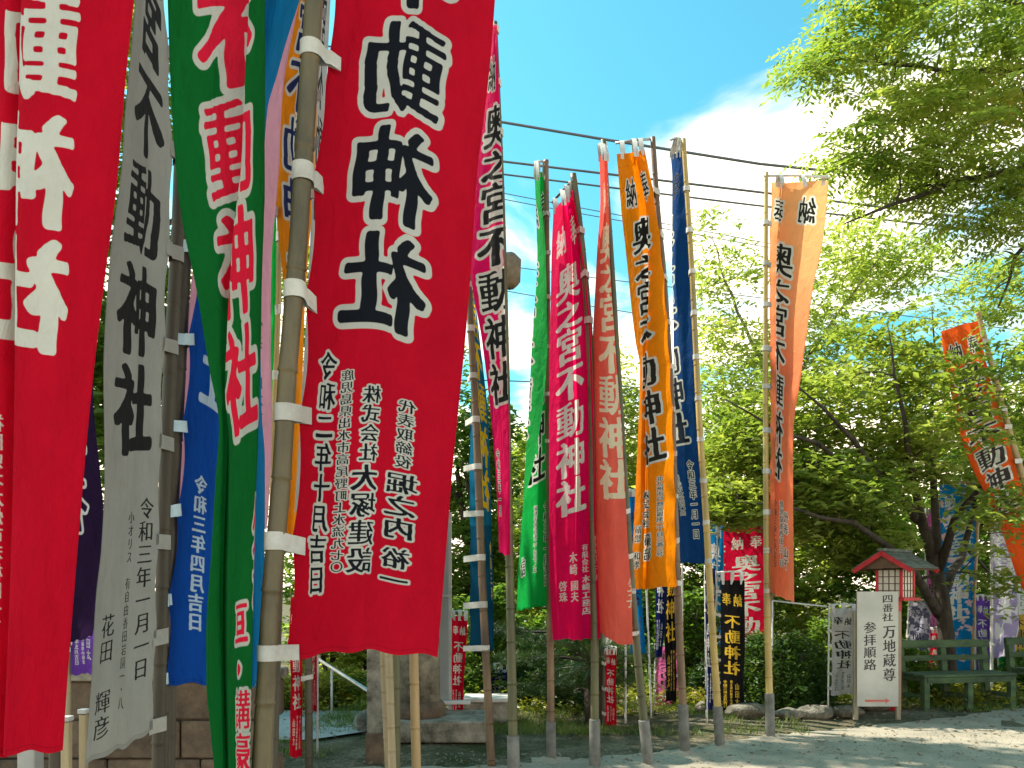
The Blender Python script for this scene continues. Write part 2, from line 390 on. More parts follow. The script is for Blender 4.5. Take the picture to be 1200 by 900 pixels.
    d = nd(n, 'ShaderNodeBsdfPrincipled'); d.inputs['Roughness'].default_value = .75
    d.inputs['Specular IOR Level'].default_value = .08
    n.links.new(col, d.inputs['Base Color'])
    t = nd(n, 'ShaderNodeBsdfTranslucent'); n.links.new(col, t.inputs[0])
    # weave and soft creases
    wv = nd(n, 'ShaderNodeTexNoise'); wv.inputs['Scale'].default_value = 7; wv.inputs['Detail'].default_value = 5
    mp = nd(n, 'ShaderNodeMapping'); mp.inputs['Scale'].default_value = (1.4, 4.5, 1); mp.inputs['Rotation'].default_value = (0, 0, .25)
    n.links.new(tcn.outputs['UV'], mp.inputs[0]); n.links.new(mp.outputs[0], wv.inputs['Vector'])
    bp = nd(n, 'ShaderNodeBump'); bp.inputs['Strength'].default_value = .55; bp.inputs['Distance'].default_value = .035; wv.inputs['Distortion'].default_value = .6
    n.links.new(wv.outputs[0], bp.inputs['Height'])
    n.links.new(bp.outputs[0], d.inputs['Normal']); n.links.new(bp.outputs[0], t.inputs['Normal'])
    mx = nd(n, 'ShaderNodeMixShader'); n.links.new(trout, mx.inputs[0])
    n.links.new(d.outputs[0], mx.inputs[1]); n.links.new(t.outputs[0], mx.inputs[2]); n.links.new(mx.outputs[0], out.inputs[0])
    return m

# ------------------------------------------------------------------ banners
def interp(tab, y):
    """smooth curve through (y, value) pairs, gentle straight lines beyond the ends"""
    if not hasattr(tab, '__len__'): return np.full(np.shape(y), float(tab))
    a = np.array(tab, float); Y, V = a[:, 0], a[:, 1]
    if len(Y) == 1: return np.full(np.shape(y), V[0])
    d = np.diff(V) / np.diff(Y)
    m = np.empty(len(Y)); m[0] = d[0]; m[-1] = d[-1]
    for i in range(1, len(Y) - 1): m[i] = 0 if d[i - 1] * d[i] <= 0 else 2 * d[i - 1] * d[i] / (d[i - 1] + d[i])
    y = np.asarray(y, float); i = np.clip(np.searchsorted(Y, y) - 1, 0, len(Y) - 2)
    h = Y[i + 1] - Y[i]; t = (y - Y[i]) / h
    tc_ = np.clip(t, 0, 1)
    r = (2 * tc_**3 - 3 * tc_**2 + 1) * V[i] + (tc_**3 - 2 * tc_**2 + tc_) * h * m[i] + (-2 * tc_**3 + 3 * tc_**2) * V[i + 1] + (tc_**3 - tc_**2) * h * m[i + 1]
    lo, hi = y < Y[0], y > Y[-1]
    r = np.where(lo, V[0] + m[0] * .5 * (y - Y[0]), r); r = np.where(hi, V[-1] + m[-1] * .5 * (y - Y[-1]), r)
    return r

def cloth_mesh(name, cols, mirror, mat, nu, nv, ripple=.012, seed=0, tabs=None, pole_side=None):
    """cols: (u, Y, py_top, py_bottom, px) with u and px numbers or tables over py"""
    r = np.random.default_rng(seed)
    K = len(cols); v = np.linspace(0, 1, nv + 1)
    C = np.zeros((K, nv + 1, 3)); U = np.zeros((K, nv + 1))
    for k, (u, Y, top, bot, px) in enumerate(cols):
        py = top + (bot - top) * v; x = interp(px, py); Yy = interp(Y, py)
        C[k, :, 0] = (x - 600) / F * Yy; C[k, :, 1] = Yy; C[k, :, 2] = CAM_H - (py - 690) / F * Yy
        U[k] = np.clip(interp(u, py), 0, 1)
    # spread the columns of vertices over the spans by their width
    wd = np.array([np.linalg.norm(C[k + 1] - C[k], axis=1).mean() + .02 for k in range(K - 1)])
    cnt = np.maximum(3, np.round(wd / wd.sum() * nu)).astype(int)
    pos, uu = [], []
    for k in range(K - 1):
        p0, p1, p2, p3 = C[max(k - 1, 0)], C[k], C[k + 1], C[min(k + 2, K - 1)]
        for j in range(cnt[k] + (1 if k == K - 2 else 0)):
            t = j / cnt[k]
            if K == 2: q = p1 * (1 - t) + p2 * t
            else:
                m1, m2 = (p2 - p0) * .32, (p3 - p1) * .32
                q = (2 * t**3 - 3 * t**2 + 1) * p1 + (t**3 - 2 * t**2 + t) * m1 + (-2 * t**3 + 3 * t**2) * p2 + (t**3 - t**2) * m2
            pos.append(q); uu.append(U[k] * (1 - t) + U[k + 1] * t)
    pos = np.array(pos); uu = np.array(uu); n = len(pos)      # (n, nv+1, 3)
    s = np.linspace(0, 1, n)[:, None]; vv = v[None, :]
    a, b, c, d = r.uniform(0, 6.28, 4)
    rip = np.sin(6.28 * (1.6 * s + .35 * np.sin(3.1 * vv + a)) + b) * .6 + np.sin(6.28 * (3.1 * s + .5 * np.sin(5 * vv + c) + 1.2 * vv) + d) * .35 + np.sin(6.28 * (.7 * s + 2.3 * vv) + a) * .7
    edge = np.ones_like(s)
    if pole_side == 'L': edge = np.clip(s * 4, .15, 1)
    if pole_side == 'R': edge = np.clip((1 - s) * 4, .15, 1)
    pos[..., 1] += ripple * rip * edge
    pos[..., 0] += ripple * .35 * np.sin(9 * vv + c) * edge
    pos[..., 2] += ripple * .3 * np.sin(6 * s + b) * vv
    # diagonal pull creases from the ties
    if tabs is not None:
        for tv in tabs:
            ss = s if pole_side == 'L' else 1 - s
            g = np.exp(-((vv - tv - ss * .035) / .010) ** 2) * np.exp(-ss * 5)
            pos[..., 1] -= g * ripple * .9
        ss = s if pole_side == 'L' else 1 - s
        tt = np.array(sorted(tabs)); ph = np.interp(vv, tt, np.arange(len(tt)), left=0, right=len(tt) - 1) if len(tt) > 1 else vv * 0
        pull = np.abs(np.sin(np.pi * ph)) * np.exp(-ss * 9)
        depth = cols[0][1] if not hasattr(cols[0][1], '__len__') else 3
        pos[..., 0] += (1 if pole_side == 'L' else -1) * pull * .010
        pos[..., 1] += np.sin(np.pi * ph * 2 + a) * np.exp(-ss * 7) * .007
    pos[..., 1] += ripple * .22 * (np.sin(34 * vv + 9 * s + 3 * np.sin(11 * vv + a) + a) * np.sin(8 * s + 5 * vv + c)) * edge
    pos[..., 2, ] = pos[..., 2] + (.006 * np.sin(23 * s + d) + .004 * np.sin(9 * s + b)) * np.clip((vv - .9) * 10, 0, 1)
    V = pos.reshape(-1, 3)
    m = nv + 1
    i, j = np.meshgrid(np.arange(n - 1), np.arange(nv), indexing='ij')
    q = (i * m + j).ravel()
    f = np.stack([q, q + m, q + m + 1, q + 1], 1)
    if mirror: f = f[:, ::-1]; uu = 1 - uu
    uv = np.stack([uu, np.broadcast_to(1 - vv, uu.shape)], -1).reshape(-1, 2)
    me = mesh_np(name, V, f, [mat], True, uv)
    return me, pos

def vary(m, lo=.78, hi=1.05):
    n = m.node_tree; bs = [x for x in n.nodes if x.type == 'BSDF_PRINCIPLED'][0]; src = bs.inputs['Base Color'].links[0].from_socket
    oi = nd(n, 'ShaderNodeObjectInfo'); mr_ = nd(n, 'ShaderNodeMapRange'); mr_.inputs[3].default_value = lo; mr_.inputs[4].default_value = hi; n.links.new(oi.outputs['Random'], mr_.inputs[0])
    v_ = nd(n, 'ShaderNodeVectorMath', operation='SCALE'); n.links.new(src, v_.inputs[0]); n.links.new(mr_.outputs[0], v_.inputs['Scale']); n.links.new(v_.outputs[0], bs.inputs['Base Color']); return m
M['tab_white'] = plain('white_tie_cloth', (.66, .64, .59), (.52, .50, .46), 20, .8, .2, 80)
M['tab_blue'] = plain('pale_blue_tie_cloth', (.48, .60, .68), (.40, .52, .60), 20, .8, .2, 80)
M['tab_grey'] = plain('grey_tie_cloth', (.42, .42, .39), (.34, .34, .31), 20, .8, .2, 80)

def pole_point(pole, Y, py): return P(float(interp(pole, py)), py, Y)
def bamboo(pole, Y, r0, r1, parent, mat, top, z_sleeve=None, node=.30, sleeve_mat=None, n=12, name='pole'):
    """pole: table (py, px); from the ground up to picture height top; swollen nodes"""
    gy = 690 + CAM_H * F / Y
    pts, rad = [], []
    H = CAM_H - (top - 690) / F * Y
    z = -0.05; k = 0
    rr = random.Random(int(gy * 7) + int(top))
    nodes = []
    q = rr.uniform(.05, .25)
    while q < H: nodes.append(q); q += node * rr.uniform(.8, 1.15)
    zs = [0.0]
    for q in nodes: zs += [q - .02, q - .006, q, q + .006, q + .02]
    zs = sorted(z for z in zs if 0 <= z < H) + [H]
    for z in zs:
        py = 690 - (z - CAM_H) * F / Y
        p = P(float(interp(pole, py)), py, Y)
        r = r0 + (r1 - r0) * z / H
        dn = min((abs(z - q) for q in nodes), default=1)
        r *= 1.0 + (.11 if dn < .003 else .04 if dn < .01 else 0)
        if any(abs(z - (q - .006)) < 1e-6 for q in nodes): r *= .88
        pts.append(p); rad.append(r)
    mb = MB(); mb.tube(pts, rad, n); o = mb.build(name, mat, parent)
    if z_sleeve:
        mb = MB(); zz_ = [0, .03, z_sleeve - .01, z_sleeve]
        pp = [P(float(interp(pole, 690 - (z - CAM_H) * F / Y)), 690 - (z - CAM_H) * F / Y, Y) for z in zz_]
        mb.tube(pp, [r0 * 1.25, r0 * 1.28, r0 * 1.28, r0 * 1.2], n); mb.build('sleeve', sleeve_mat or M['pipe'], parent)
    return H

def tab(pp, pc, r, h, parent, mat, over=.035):
    """a strap looped round the pole at pp and sewn to the cloth edge at pc"""
    d = Vector(pc) - Vector(pp); L = d.length; d.normalize() if L > 0 else None
    if L < r: L = r * 1.2
    up = Vector((0, 0, 1)); up = (up - d * up.dot(d)).normalized(); sd = d.cross(up)       # sideways
    if sd.y > 0: sd = -sd                                                                # towards the camera
    prof = []
    R = r * 1.13 + .002
    for a in range(0, 13):                       # round the back of the pole, from front tangent to back tangent
        t = math.radians(60 + 240 * a / 12)
        prof.append((math.cos(t) * R, math.sin(t) * R))
    x_end = L + over
    sag = random.uniform(-.010, .010); h = h * random.uniform(.86, 1.08); tw = random.uniform(-.10, .10)
    front = [(x_end, .006), (L, .008 + r * .25), ((L + R) * .5, r * .6 + sag), (R * .5, R * .87)]
    back = [(R * .5, -R * .87), ((L + R) * .5, -r * .35), (L, .001), (x_end, .004)]
    line = front[:3] + prof + back[1:]
    droop = random.uniform(-.020, .008)
    V, Fc = [], []
    for (x, y) in line:
        base = Vector(pp) + d * x + sd * y
        k = max(0, x) / x_end
        V.append(base + up * (h / 2) + Vector((0, tw * h * k, droop * k))); V.append(base - up * (h / 2) + Vector((0, -tw * h * k, droop * k)))
    for i in range(len(line) - 1): Fc.append((2 * i, 2 * i + 1, 2 * i + 3, 2 * i + 2))
    mb = MB(); mb.add(V, Fc, True); return mb.build('tie_strap', mat, parent)

def banner(label, cols, mat, mirror, pole=None, Yp=None, r=(.04, .03), pole_mat='bamboo_tan', pole_top=None, sleeve=None,
           tabs=(), tab_h=.05, tab_mat='tab_white', nu=30, nv=150, ripple=.012, seed=1, over=.035, bar=None, cat='banner',
           group='prayer banners on bamboo poles', name='prayer_banner', node=.30, loops=0, pole_part='pole', nseg=12):
    side = 'L' if mirror else 'R'
    base = None
    if pole is not None:
        gy = 690 + CAM_H * F / Yp
        base = P(float(interp(pole, gy)), gy, Yp); base.z = 0
    else:
        base = P(float(interp(cols[0][4], cols[0][3])), cols[0][3], cols[0][1] if not hasattr(cols[0][1], '__len__') else cols[0][1][0][1]); base.z = 0
    root = empty(name, base, label, cat, group)
    k = 0 if side == 'L' else -1
    top, bot = cols[k][2], cols[k][3]
    tv = [(t - top) / (bot - top) for t in tabs]
    me, pos = cloth_mesh('cloth', cols, mirror, mat, nu, nv, ripple, seed, tv, side)
    link('cloth', me, root)
    if pole is not None:
        bamboo(pole, Yp, r[0], r[1], root, M[pole_mat], pole_top if pole_top is not None else top - 10, sleeve, node, name=pole_part, n=nseg)
        for t, v_ in zip(tabs, tv):
            if not 0 <= v_ <= 1: continue
            pc = Vector(pos[k][int(round(v_ * nv))])
            pyp = 690 - (pc.z - CAM_H) * F / Yp
            pp = pole_point(pole, Yp, pyp)
            rr = r[0] + (r[1] - r[0]) * .6
            tab(pp, pc, rr, tab_h, root, M[tab_mat], over)
    if bar:             # cross bar along the top with cloth loops
        (bx0, by0), (bx1, by1), bm_, br = bar
        Yb = Yp if Yp else cols[0][1]
        a, b = P(bx0, by0, Yb), P(bx1, by1, Yb + (.02))
        mid = (a + b) / 2 + Vector((0, 0, .012))
        mb = MB(); mb.tube([a, mid, b], br, 8); mb.build('crossbar', M[bm_], root)
        nl = loops or 4
        for q in range(nl):
            s_ = (q + .4) / (nl - .2)
            c = Vector(pos[int(s_ * (len(pos) - 1))][0])
            t_ = (c.x - a.x) / (b.x - a.x) if abs(b.x - a.x) > 1e-4 else .5
            t_ = min(max(t_, .02), .98)
            p = a.lerp(b, t_) + Vector((0, 0, .012 * (1 - abs(2 * t_ - 1))))
            hw = .021 if nl <= 4 else .012
            mb = MB()
            V = [c + Vector((-hw, -.004, -.05)), c + Vector((hw, -.004, -.05)), c + Vector((hw, -.006, 0)), c + Vector((-hw, -.006, 0)),
                 p + Vector((hw, -br - .004, 0)), p + Vector((-hw, -br - .004, 0)), p + Vector((hw, 0, br + .004)), p + Vector((-hw, 0, br + .004)),
                 p + Vector((hw, br + .004, 0)), p + Vector((-hw, br + .004, 0)), c + Vector((hw, .006, 0)), c + Vector((-hw, .006, 0))]
            mb.add(V, [(0, 1, 2, 3), (3, 2, 4, 5), (5, 4, 6, 7), (7, 6, 8, 9), (9, 8, 10, 11)], True)
            mb.build('loop', M[tab_mat], root)
    return root

S7 = [('奥', .145, .230), ('之', .232, .292), ('宮', .292, .372), ('不', .375, .455), ('動', .458, .542), ('神', .545, .630), ('社', .632, .716)]
def main_text(dv=0, uc=.5, w=.56, bold=.030, ol=.06, k=1.0, kanji=S7, duc=0):
    o = []
    for i, (c, a, b) in enumerate(kanji):
        mid = (a + b) / 2 + dv; h = (b - a) * k * 1.02
        o.append((c, uc + duc * (i - 3), mid - h / 2, mid + h / 2, w, bold, ol, .15))
    return o
def hono(dv=0, mirror=False, w=.26, ol=.07, bold=.02):
    return [('奉', .72, .045 + dv, .115 + dv, w, bold, ol, .08), ('納', .30, .055 + dv, .125 + dv, w, bold, ol, .08)]
WHITE = (.68, .67, .61)
RED, RED2 = (.70, .005, .028), (.80, .006, .10)
def img(name, t, w=320, asp=7): return print_image(name, t, w, asp)
for k_ in ('tab_white', 'tab_blue', 'tab_grey', 'stone_brown', 'bamboo_tan', 'bamboo_red', 'bamboo_yellow', 'bamboo_green', 'bamboo_pale', 'pipe', 'bench', 'shingle'): vary(M[k_])
#BANNERS
def top_of(bot, Y, L=4.2): return bot - L * F / Y

# 1 -- leftmost red, back of the cloth seen
Y = 2.4
i1 = img('print_leftmost_red', main_text(0, .5, .50, .050, 0, 1.0) + hono(ol=0) + [('令和三年十月吉日', .86, .752, .95, .12, .03, 0), ('福岡県北九州市若松区一丁目', .70, .76, .93, .07, .02, 0)], 512)
c1 = cloth('red_cloth_white_print', RED, WHITE, WHITE, i1, .42)
banner('huge red banner with white characters, leftmost in the photo', [
    (0, Y + .03, top_of(884, Y), 884, [(0, -28), (450, -40), (884, -60)]),
    (.30, Y - .01, top_of(884, Y), 884, [(0, 8), (300, 2), (600, -6), (884, -14)]),
    (.40, Y + .045, top_of(883, Y), 883, [(0, 33), (300, 28), (600, 18), (884, 10)]),
    (.44, Y - .03, top_of(883, Y), 883, [(0, 25), (300, 19), (600, 12), (884, 6)]),
    (.70, Y - .01, top_of(882, Y), 882, [(0, 93), (300, 77), (600, 56), (884, 38)]),
    (1, Y + .05, top_of(881, Y), 881, [(0, 158), (90, 148), (225, 136), (335, 122), (450, 110), (620, 96), (882, 73)])],
    c1, True, [(0, -34), (900, -80)], Y + .03, (.035, .03), 'bamboo_olive', tabs=[-640, -480, -330, -160, 16, 190, 360, 540, 710, 870], nu=40, nv=220, ripple=.010, seed=3)

# 2 -- grey white banner, front seen, at an angle
i2 = img('print_grey_banner', main_text(.026, .48, .60, .050, 0, .99) + hono(ol=0) + [('令和三年一月一日', .76, .775, .945, .19, .015, 0), ('小オリス 有自由香田岩園一・八', .50, .79, .965, .13, .022, 0), ('花田 輝彦', .24, .878, .985, .18, .012, 0)], 512)
c2 = cloth('grey_cloth_black_print', (.33, .32, .30), (.02, .02, .02), WHITE, i2, .42, inktrans=-.1)
banner('off white banner with black characters between red and green', [
    (0, 2.75, top_of(899, 2.75), 899, [(0, 159), (100, 150), (200, 143), (300, 130), (450, 121), (560, 122), (640, 119), (700, 113), (800, 108), (895, 102)]),
    (.5, 3.0, top_of(878, 3.0), 878, [(0, 178), (200, 172), (300, 165), (450, 157), (600, 153), (700, 149), (800, 144), (895, 141)]),
    (1, 3.3, top_of(856, 3.3), 856, [(0, 195), (90, 200), (200, 203), (300, 198), (450, 192), (600, 188), (700, 185), (800, 182), (860, 179)])],
    c2, False, [(0, 217), (250, 209), (450, 198), (640, 191), (860, 186), (1000, 184)], 3.36, (.026, .024), 'bamboo_dark',
    tabs=[-170, -50, 62, 176, 290, 403, 518, 632, 745, 850], tab_h=.06, tab_mat='tab_grey', nu=36, nv=240, ripple=.011, seed=8, over=.03)

# 3 -- green banner, red characters edged white, twisted on itself
i3 = img('print_green_banner', main_text(.015, .5, .52, .040, .07, 1.0) + hono() + [('亘・', .45, .855, .925, .17, .04, .09), ('講豪', .47, .921, .985, .17, .04, .09), ('久松', .66, .775, .87, .16, .03, .08)], 512)
c3 = cloth('green_cloth_red_print', (.006, .165, .03), (.72, .012, .045), WHITE, i3, .40)
Y = 2.55
bt = 930
banner('dark green banner with red characters edged in white, twisted', [
    (0, Y, top_of(bt, Y), bt, [(0, 195), (90, 198), (180, 204), (250, 212), (340, 231), (430, 246), (500, 258), (560, 254), (650, 248), (750, 241), (800, 241), (850, 245), (930, 252)]),
    ([(0, .40), (150, .36), (300, .26), (450, .12), (600, .10), (900, .12)], Y + .01, top_of(bt, Y), bt, [(0, 245), (200, 252), (340, 258), (430, 261), (500, 265), (700, 258), (900, 262)]),
    ([(0, .66), (150, .60), (300, .42), (450, .22), (600, .16), (900, .2)], Y + .06, top_of(bt, Y), bt, [(0, 300), (200, 291), (300, 280), (400, 272), (500, 268), (700, 262), (900, 266)]),
    ([(0, .70), (150, .62), (300, .45), (450, .24), (600, .19), (900, .24)], Y - .03, top_of(bt, Y), bt, [(0, 291), (140, 285), (200, 283), (280, 274), (350, 269), (400, 266), (460, 264), (520, 269), (700, 268), (900, 270)]),
    ([(0, .86), (300, .68), (450, .58), (600, .46), (900, .45)], Y - .02, top_of(bt, Y), bt, [(0, 302), (300, 293), (500, 288), (700, 282), (900, 280)]),
    ([(0, .99), (300, .9), (450, .85), (600, .64), (900, .56)], Y + .01, top_of(bt, Y), bt, [(0, 311), (200, 310), (300, 308), (400, 306), (500, 304), (600, 301), (700, 299), (800, 297), (900, 293)]),
    (1, Y + .09, top_of(bt, Y), bt, [(0, 306), (300, 303), (500, 290), (700, 280), (900, 276)])],
    c3, False, [(0, 300), (450, 286), (900, 280)], Y + .12, (.020, .018), 'bamboo_olive', tabs=[-400, -240, -80, 80, 240, 400], tab_h=.05, nu=64, nv=240, ripple=.010, seed=11)

# 4 -- blue banner behind the green one
i4 = img('print_blue_banner', main_text(0, .5, .56, .03, 0) + hono(ol=0) + [('令和三年四月吉日', .70, .78, .945, .16, .025, 0)], 384)
c4 = cloth('blue_cloth_white_print', (.006, .075, .42), (.45, .62, .78), WHITE, i4, .40)
banner('deep blue banner with pale date characters behind green one', [
    (0, 3.5, top_of(802, 3.5), 802, [(0, 262), (200, 246), (330, 229), (385, 223), (450, 218), (520, 214), (600, 209), (650, 203), (760, 196), (802, 196)]),
    (.45, 3.62, top_of(803, 3.62), 803, [(0, 285), (330, 262), (600, 248), (800, 240)]),
    (1, 3.8, top_of(803, 3.8), 803, [(0, 306), (330, 292), (600, 286), (800, 280)])],
    c4, True, [(0, 238), (250, 219), (450, 209), (620, 200), (760, 193), (1000, 186)], 3.52, (.030, .028), 'bamboo_dark',
    tabs=[-120, -10, 90, 190, 290, 395, 497, 600, 702, 795], tab_h=.055, tab_mat='tab_blue', seed=13, over=.05, nv=180, ripple=.01)

# 5 -- cyan blue banner between the green one and the thick pole
c5 = cloth('sky_blue_cloth', (.01, .30, .68), WHITE, WHITE, None, .5)
banner('bright sky blue banner showing as a sliver beside the thick bamboo', [
    (0, 3.0, top_of(806, 3.0), 806, [(0, 296), (450, 292), (806, 288)]),
    (.6, 2.95, top_of(806, 2.95), 806, [(0, 325), (90, 308), (200, 300), (450, 299), (806, 297)]),
    (1, 3.05, top_of(806, 3.05), 806, [(0, 352), (50, 336), (90, 325), (130, 314), (250, 307), (400, 306), (480, 307), (540, 311), (620, 311), (700, 309), (806, 303)])],
    c5, False, None, seed=14, ripple=.006, group='prayer banners on bamboo poles')

# 6 -- pink
c6 = cloth('pale_pink_cloth', (.80, .38, .50), (.03, .03, .03), WHITE, img('print_pink', [('奥之宮不動神社', .5, .14, .72, .5, .02, 0), ('代表 山本吉次', .18, .74, .90, .09, .015, 0)], 256), .5)
banner('pale pink banner showing as thin strips beside blue and green', [
    (0, 4.1, top_of(621, 4.1), 621, [(100, 262), (200, 246), (300, 228), (400, 219), (500, 209), (620, 201)]),
    (.5, 4.25, top_of(621, 4.2), 621, [(0, 290), (300, 270), (620, 262)]),
    (1, 4.1, top_of(620, 4.1), 620, [(0, 350), (95, 332), (130, 329), (200, 326), (260, 321), (300, 318), (400, 317), (500, 319), (600, 316), (620, 314)])],
    c6, True, [(0, 252), (300, 218), (450, 211), (620, 205), (900, 200)], 4.15, (.022, .02), 'bamboo_dark', tabs=[100, 200, 300], seed=15, ripple=.008)

# 7 -- orange with navy characters behind the thick bamboo
i7 = img('print_orange_rear', main_text(-.06, .5, .62, .03, .06) + hono() + [('令和三年二月一日', .80, .77, .955, .13, .02, .09)], 320)
c7 = cloth('orange_cloth_navy_print', (.92, .30, .008), (.02, .03, .11), WHITE, i7, .5)
banner('orange banner with navy characters half hidden by thick bamboo', [
    (0, 4.5, top_of(632, 4.5, 3.9), 632, [(25, 345), (60, 334), (100, 328), (150, 323), (200, 321), (280, 327), (340, 332), (500, 332), (632, 332)]),
    (.4, 4.45, top_of(632, 4.5, 3.9), 632, [(25, 356), (200, 343), (400, 346), (632, 341)]),
    (1, 4.6, top_of(632, 4.6, 3.9), 632, [(25, 376), (200, 371), (300, 362), (400, 356), (632, 348)])],
    c7, True, [(0, 366), (300, 352), (632, 330), (900, 322)], 4.7, (.018, .016), 'bamboo_dark', seed=16, ripple=.01, tabs=[100, 250])

# 8 -- green strip with a yellow pole
c8 = cloth('bright_green_cloth', (.02, .55, .09), WHITE, WHITE, None, .55)
banner('bright green banner strip with thin yellow bamboo behind the pink', [
    (0, 5.0, -60, 470, [(-60, 330), (250, 319), (350, 317), (470, 316)]),
    (.5, 5.1, -60, 470, [(-60, 334), (250, 322), (350, 321), (470, 319)]),
    (1, 5.0, -60, 480, [(-60, 338), (250, 325), (350, 325), (480, 322)])],
    c8, False, [(0, 331), (250, 328), (362, 326), (442, 323), (540, 320), (900, 315)], 5.0, (.018, .016), 'bamboo_yellow',
    tabs=[120, 200, 280, 362, 442], tab_h=.06, seed=17, over=.0, nu=14)
# 9 -- white banner glimpsed between thick bamboo and big red cloth
c9 = cloth('white_cloth_black_print', (.62, .62, .60), (.02, .02, .02), WHITE, img('print_white_rear', main_text(0, .5, .6, .03, 0), 256), .45)
banner('white banner with black characters glimpsed beside big red cloth', [
    (0, 3.6, -260, 600, [(-260, 392), (100, 371), (300, 362), (600, 345)]),
    (1, 3.75, -260, 600, [(-260, 408), (100, 383), (200, 380), (300, 374), (600, 357)])],
    c9, True, [(0, 372), (100, 369), (300, 354), (600, 328), (900, 306)], 3.6, (.012, .011), 'bamboo_tan', pole_top=-200, tabs=[20, 110, 170, 230], tab_h=.05, seed=18, nu=14)

# 10 -- the big red banner with black characters on the thick bamboo
i10 = img('print_big_red', main_text(.027, .515, .50, .034, .06, .98) + hono() + [
    ('令和二年十月吉日', .82, .752, .950, .135, .025, .10), ('鹿児島県出水市高尾野町上水流九七〇', .695, .770, .935, .072, .012, .10),
    ('株式会社', .555, .785, .847, .115, .02, .10), ('大塚建設', .565, .848, .937, .165, .025, .085),
    ('代表取締役', .33, .794, .850, .095, .015, .10), ('堀之内', .33, .853, .908, .18, .025, .085), ('裕一', .335, .914, .95, .165, .025, .085)], 640)
c10 = cloth('red_cloth_black_print', RED, (.010, .012, .018), WHITE, i10, .42)
banner('big red banner, black characters edged white, on thick bamboo pole', [
    (0, 2.66, top_of(769, 2.66, 4.1), 769, [(0, 389), (80, 385), (100, 380), (140, 375), (180, 371), (250, 366), (345, 360), (450, 355), (550, 348), (650, 343), (769, 336)]),
    (.12, 2.70, top_of(768, 2.70, 4.1), 768, [(0, 412), (250, 388), (450, 376), (650, 363), (769, 357)]),
    (.5, 2.68, top_of(764, 2.68, 4.1), 764, [(0, 487), (250, 462), (450, 449), (650, 434), (769, 425)]),
    (1, 2.80, top_of(768, 2.80, 4.1), 768, [(0, 579), (60, 575), (130, 568), (200, 560), (300, 554), (390, 547), (480, 538), (560, 530), (620, 525), (700, 518), (768, 512)])],
    c10, True, [(0, 369), (90, 362), (250, 352), (345, 345), (450, 336), (560, 330), (650, 321), (768, 314), (900, 306), (1190, 292)], 2.6, (.0315, .0275), 'bamboo_olive',
    tabs=[-480, -345, -205, -65, 76, 211, 350, 490, 632, 764], tab_h=.055, nu=56, nv=240, ripple=.010, seed=21, over=.045, node=.34, nseg=20)

# 11 -- crimson banner with black characters right of the big one
i11 = img('print_crimson', main_text(0, .42, .60, .035, .07) + hono() + [('令和三年一月', .2, .80, .93, .14, .02, .08)], 320)
c11 = cloth('crimson_cloth_black_print', (.80, .006, .13), (.02, .02, .02), WHITE, i11, .45)
banner('narrow crimson banner with black characters right of the big red', [
    (0, 6.5, 34, 648, [(30, 574), (100, 566), (180, 560), (230, 556), (310, 552), (400, 565), (500, 576), (600, 583), (648, 585)]),
    ([(30, .35), (300, .38), (648, .45)], 6.42, 32, 650, [(30, 579), (100, 578), (230, 577), (310, 577), (400, 582), (500, 587), (650, 592)]),
    ([(30, .60), (300, .55), (648, .72)], 6.40, 30, 650, [(30, 582), (100, 584), (200, 588), (300, 591), (400, 593), (500, 596), (650, 598)]),
    ([(30, .85), (300, .80), (648, .9)], 6.50, 30, 650, [(30, 578), (100, 579), (200, 580), (300, 583), (400, 586), (500, 590), (650, 592)]),
    (1, 6.55, 30, 650, [(30, 581), (200, 586), (400, 590), (650, 596)])],
    c11, False, [(28, 580), (100, 583), (200, 587), (300, 590), (430, 593), (650, 597), (900, 602)], 6.52, (.040, .020), 'bamboo_green', pole_top=26, sleeve=.32,
    tabs=[38, 100, 160], tab_h=.05, seed=22, ripple=.012)

# 12 -- teal navy banner with yellow characters
i12 = img('print_navy_yellow', main_text(.0, .46, .66, .045, 0, 1.05) + [('令和三年', .2, .78, .9, .14, .03, 0)], 320)
c12 = cloth('teal_cloth_yellow_print', (.008, .085, .17), (.80, .48, .01), WHITE, i12, .42, base2=((.012, .16, .30), .25, .0))
banner('teal navy banner with yellow characters on reddish bamboo', [
    (0, 6.95, 180, 762, [(180, 545), (340, 551), (450, 551), (560, 549), (650, 550), (762, 550)]),
    (.22, 6.98, 180, 763, [(180, 548), (340, 553), (450, 558), (600, 563), (762, 570)]),
    (1, 6.9, 180, 762, [(180, 552), (300, 554), (340, 556), (400, 563), (500, 573), (600, 575), (700, 578), (762, 579)])],
    c12, True, [(180, 542), (330, 549), (390, 552), (500, 558), (600, 562), (700, 566), (800, 571), (898, 576)], 6.85, (.036, .026), 'bamboo_red', pole_top=170,
    tabs=[232, 285, 338, 390, 442, 495, 547, 601, 653, 708, 760], tab_h=.05, seed=23, over=.06)

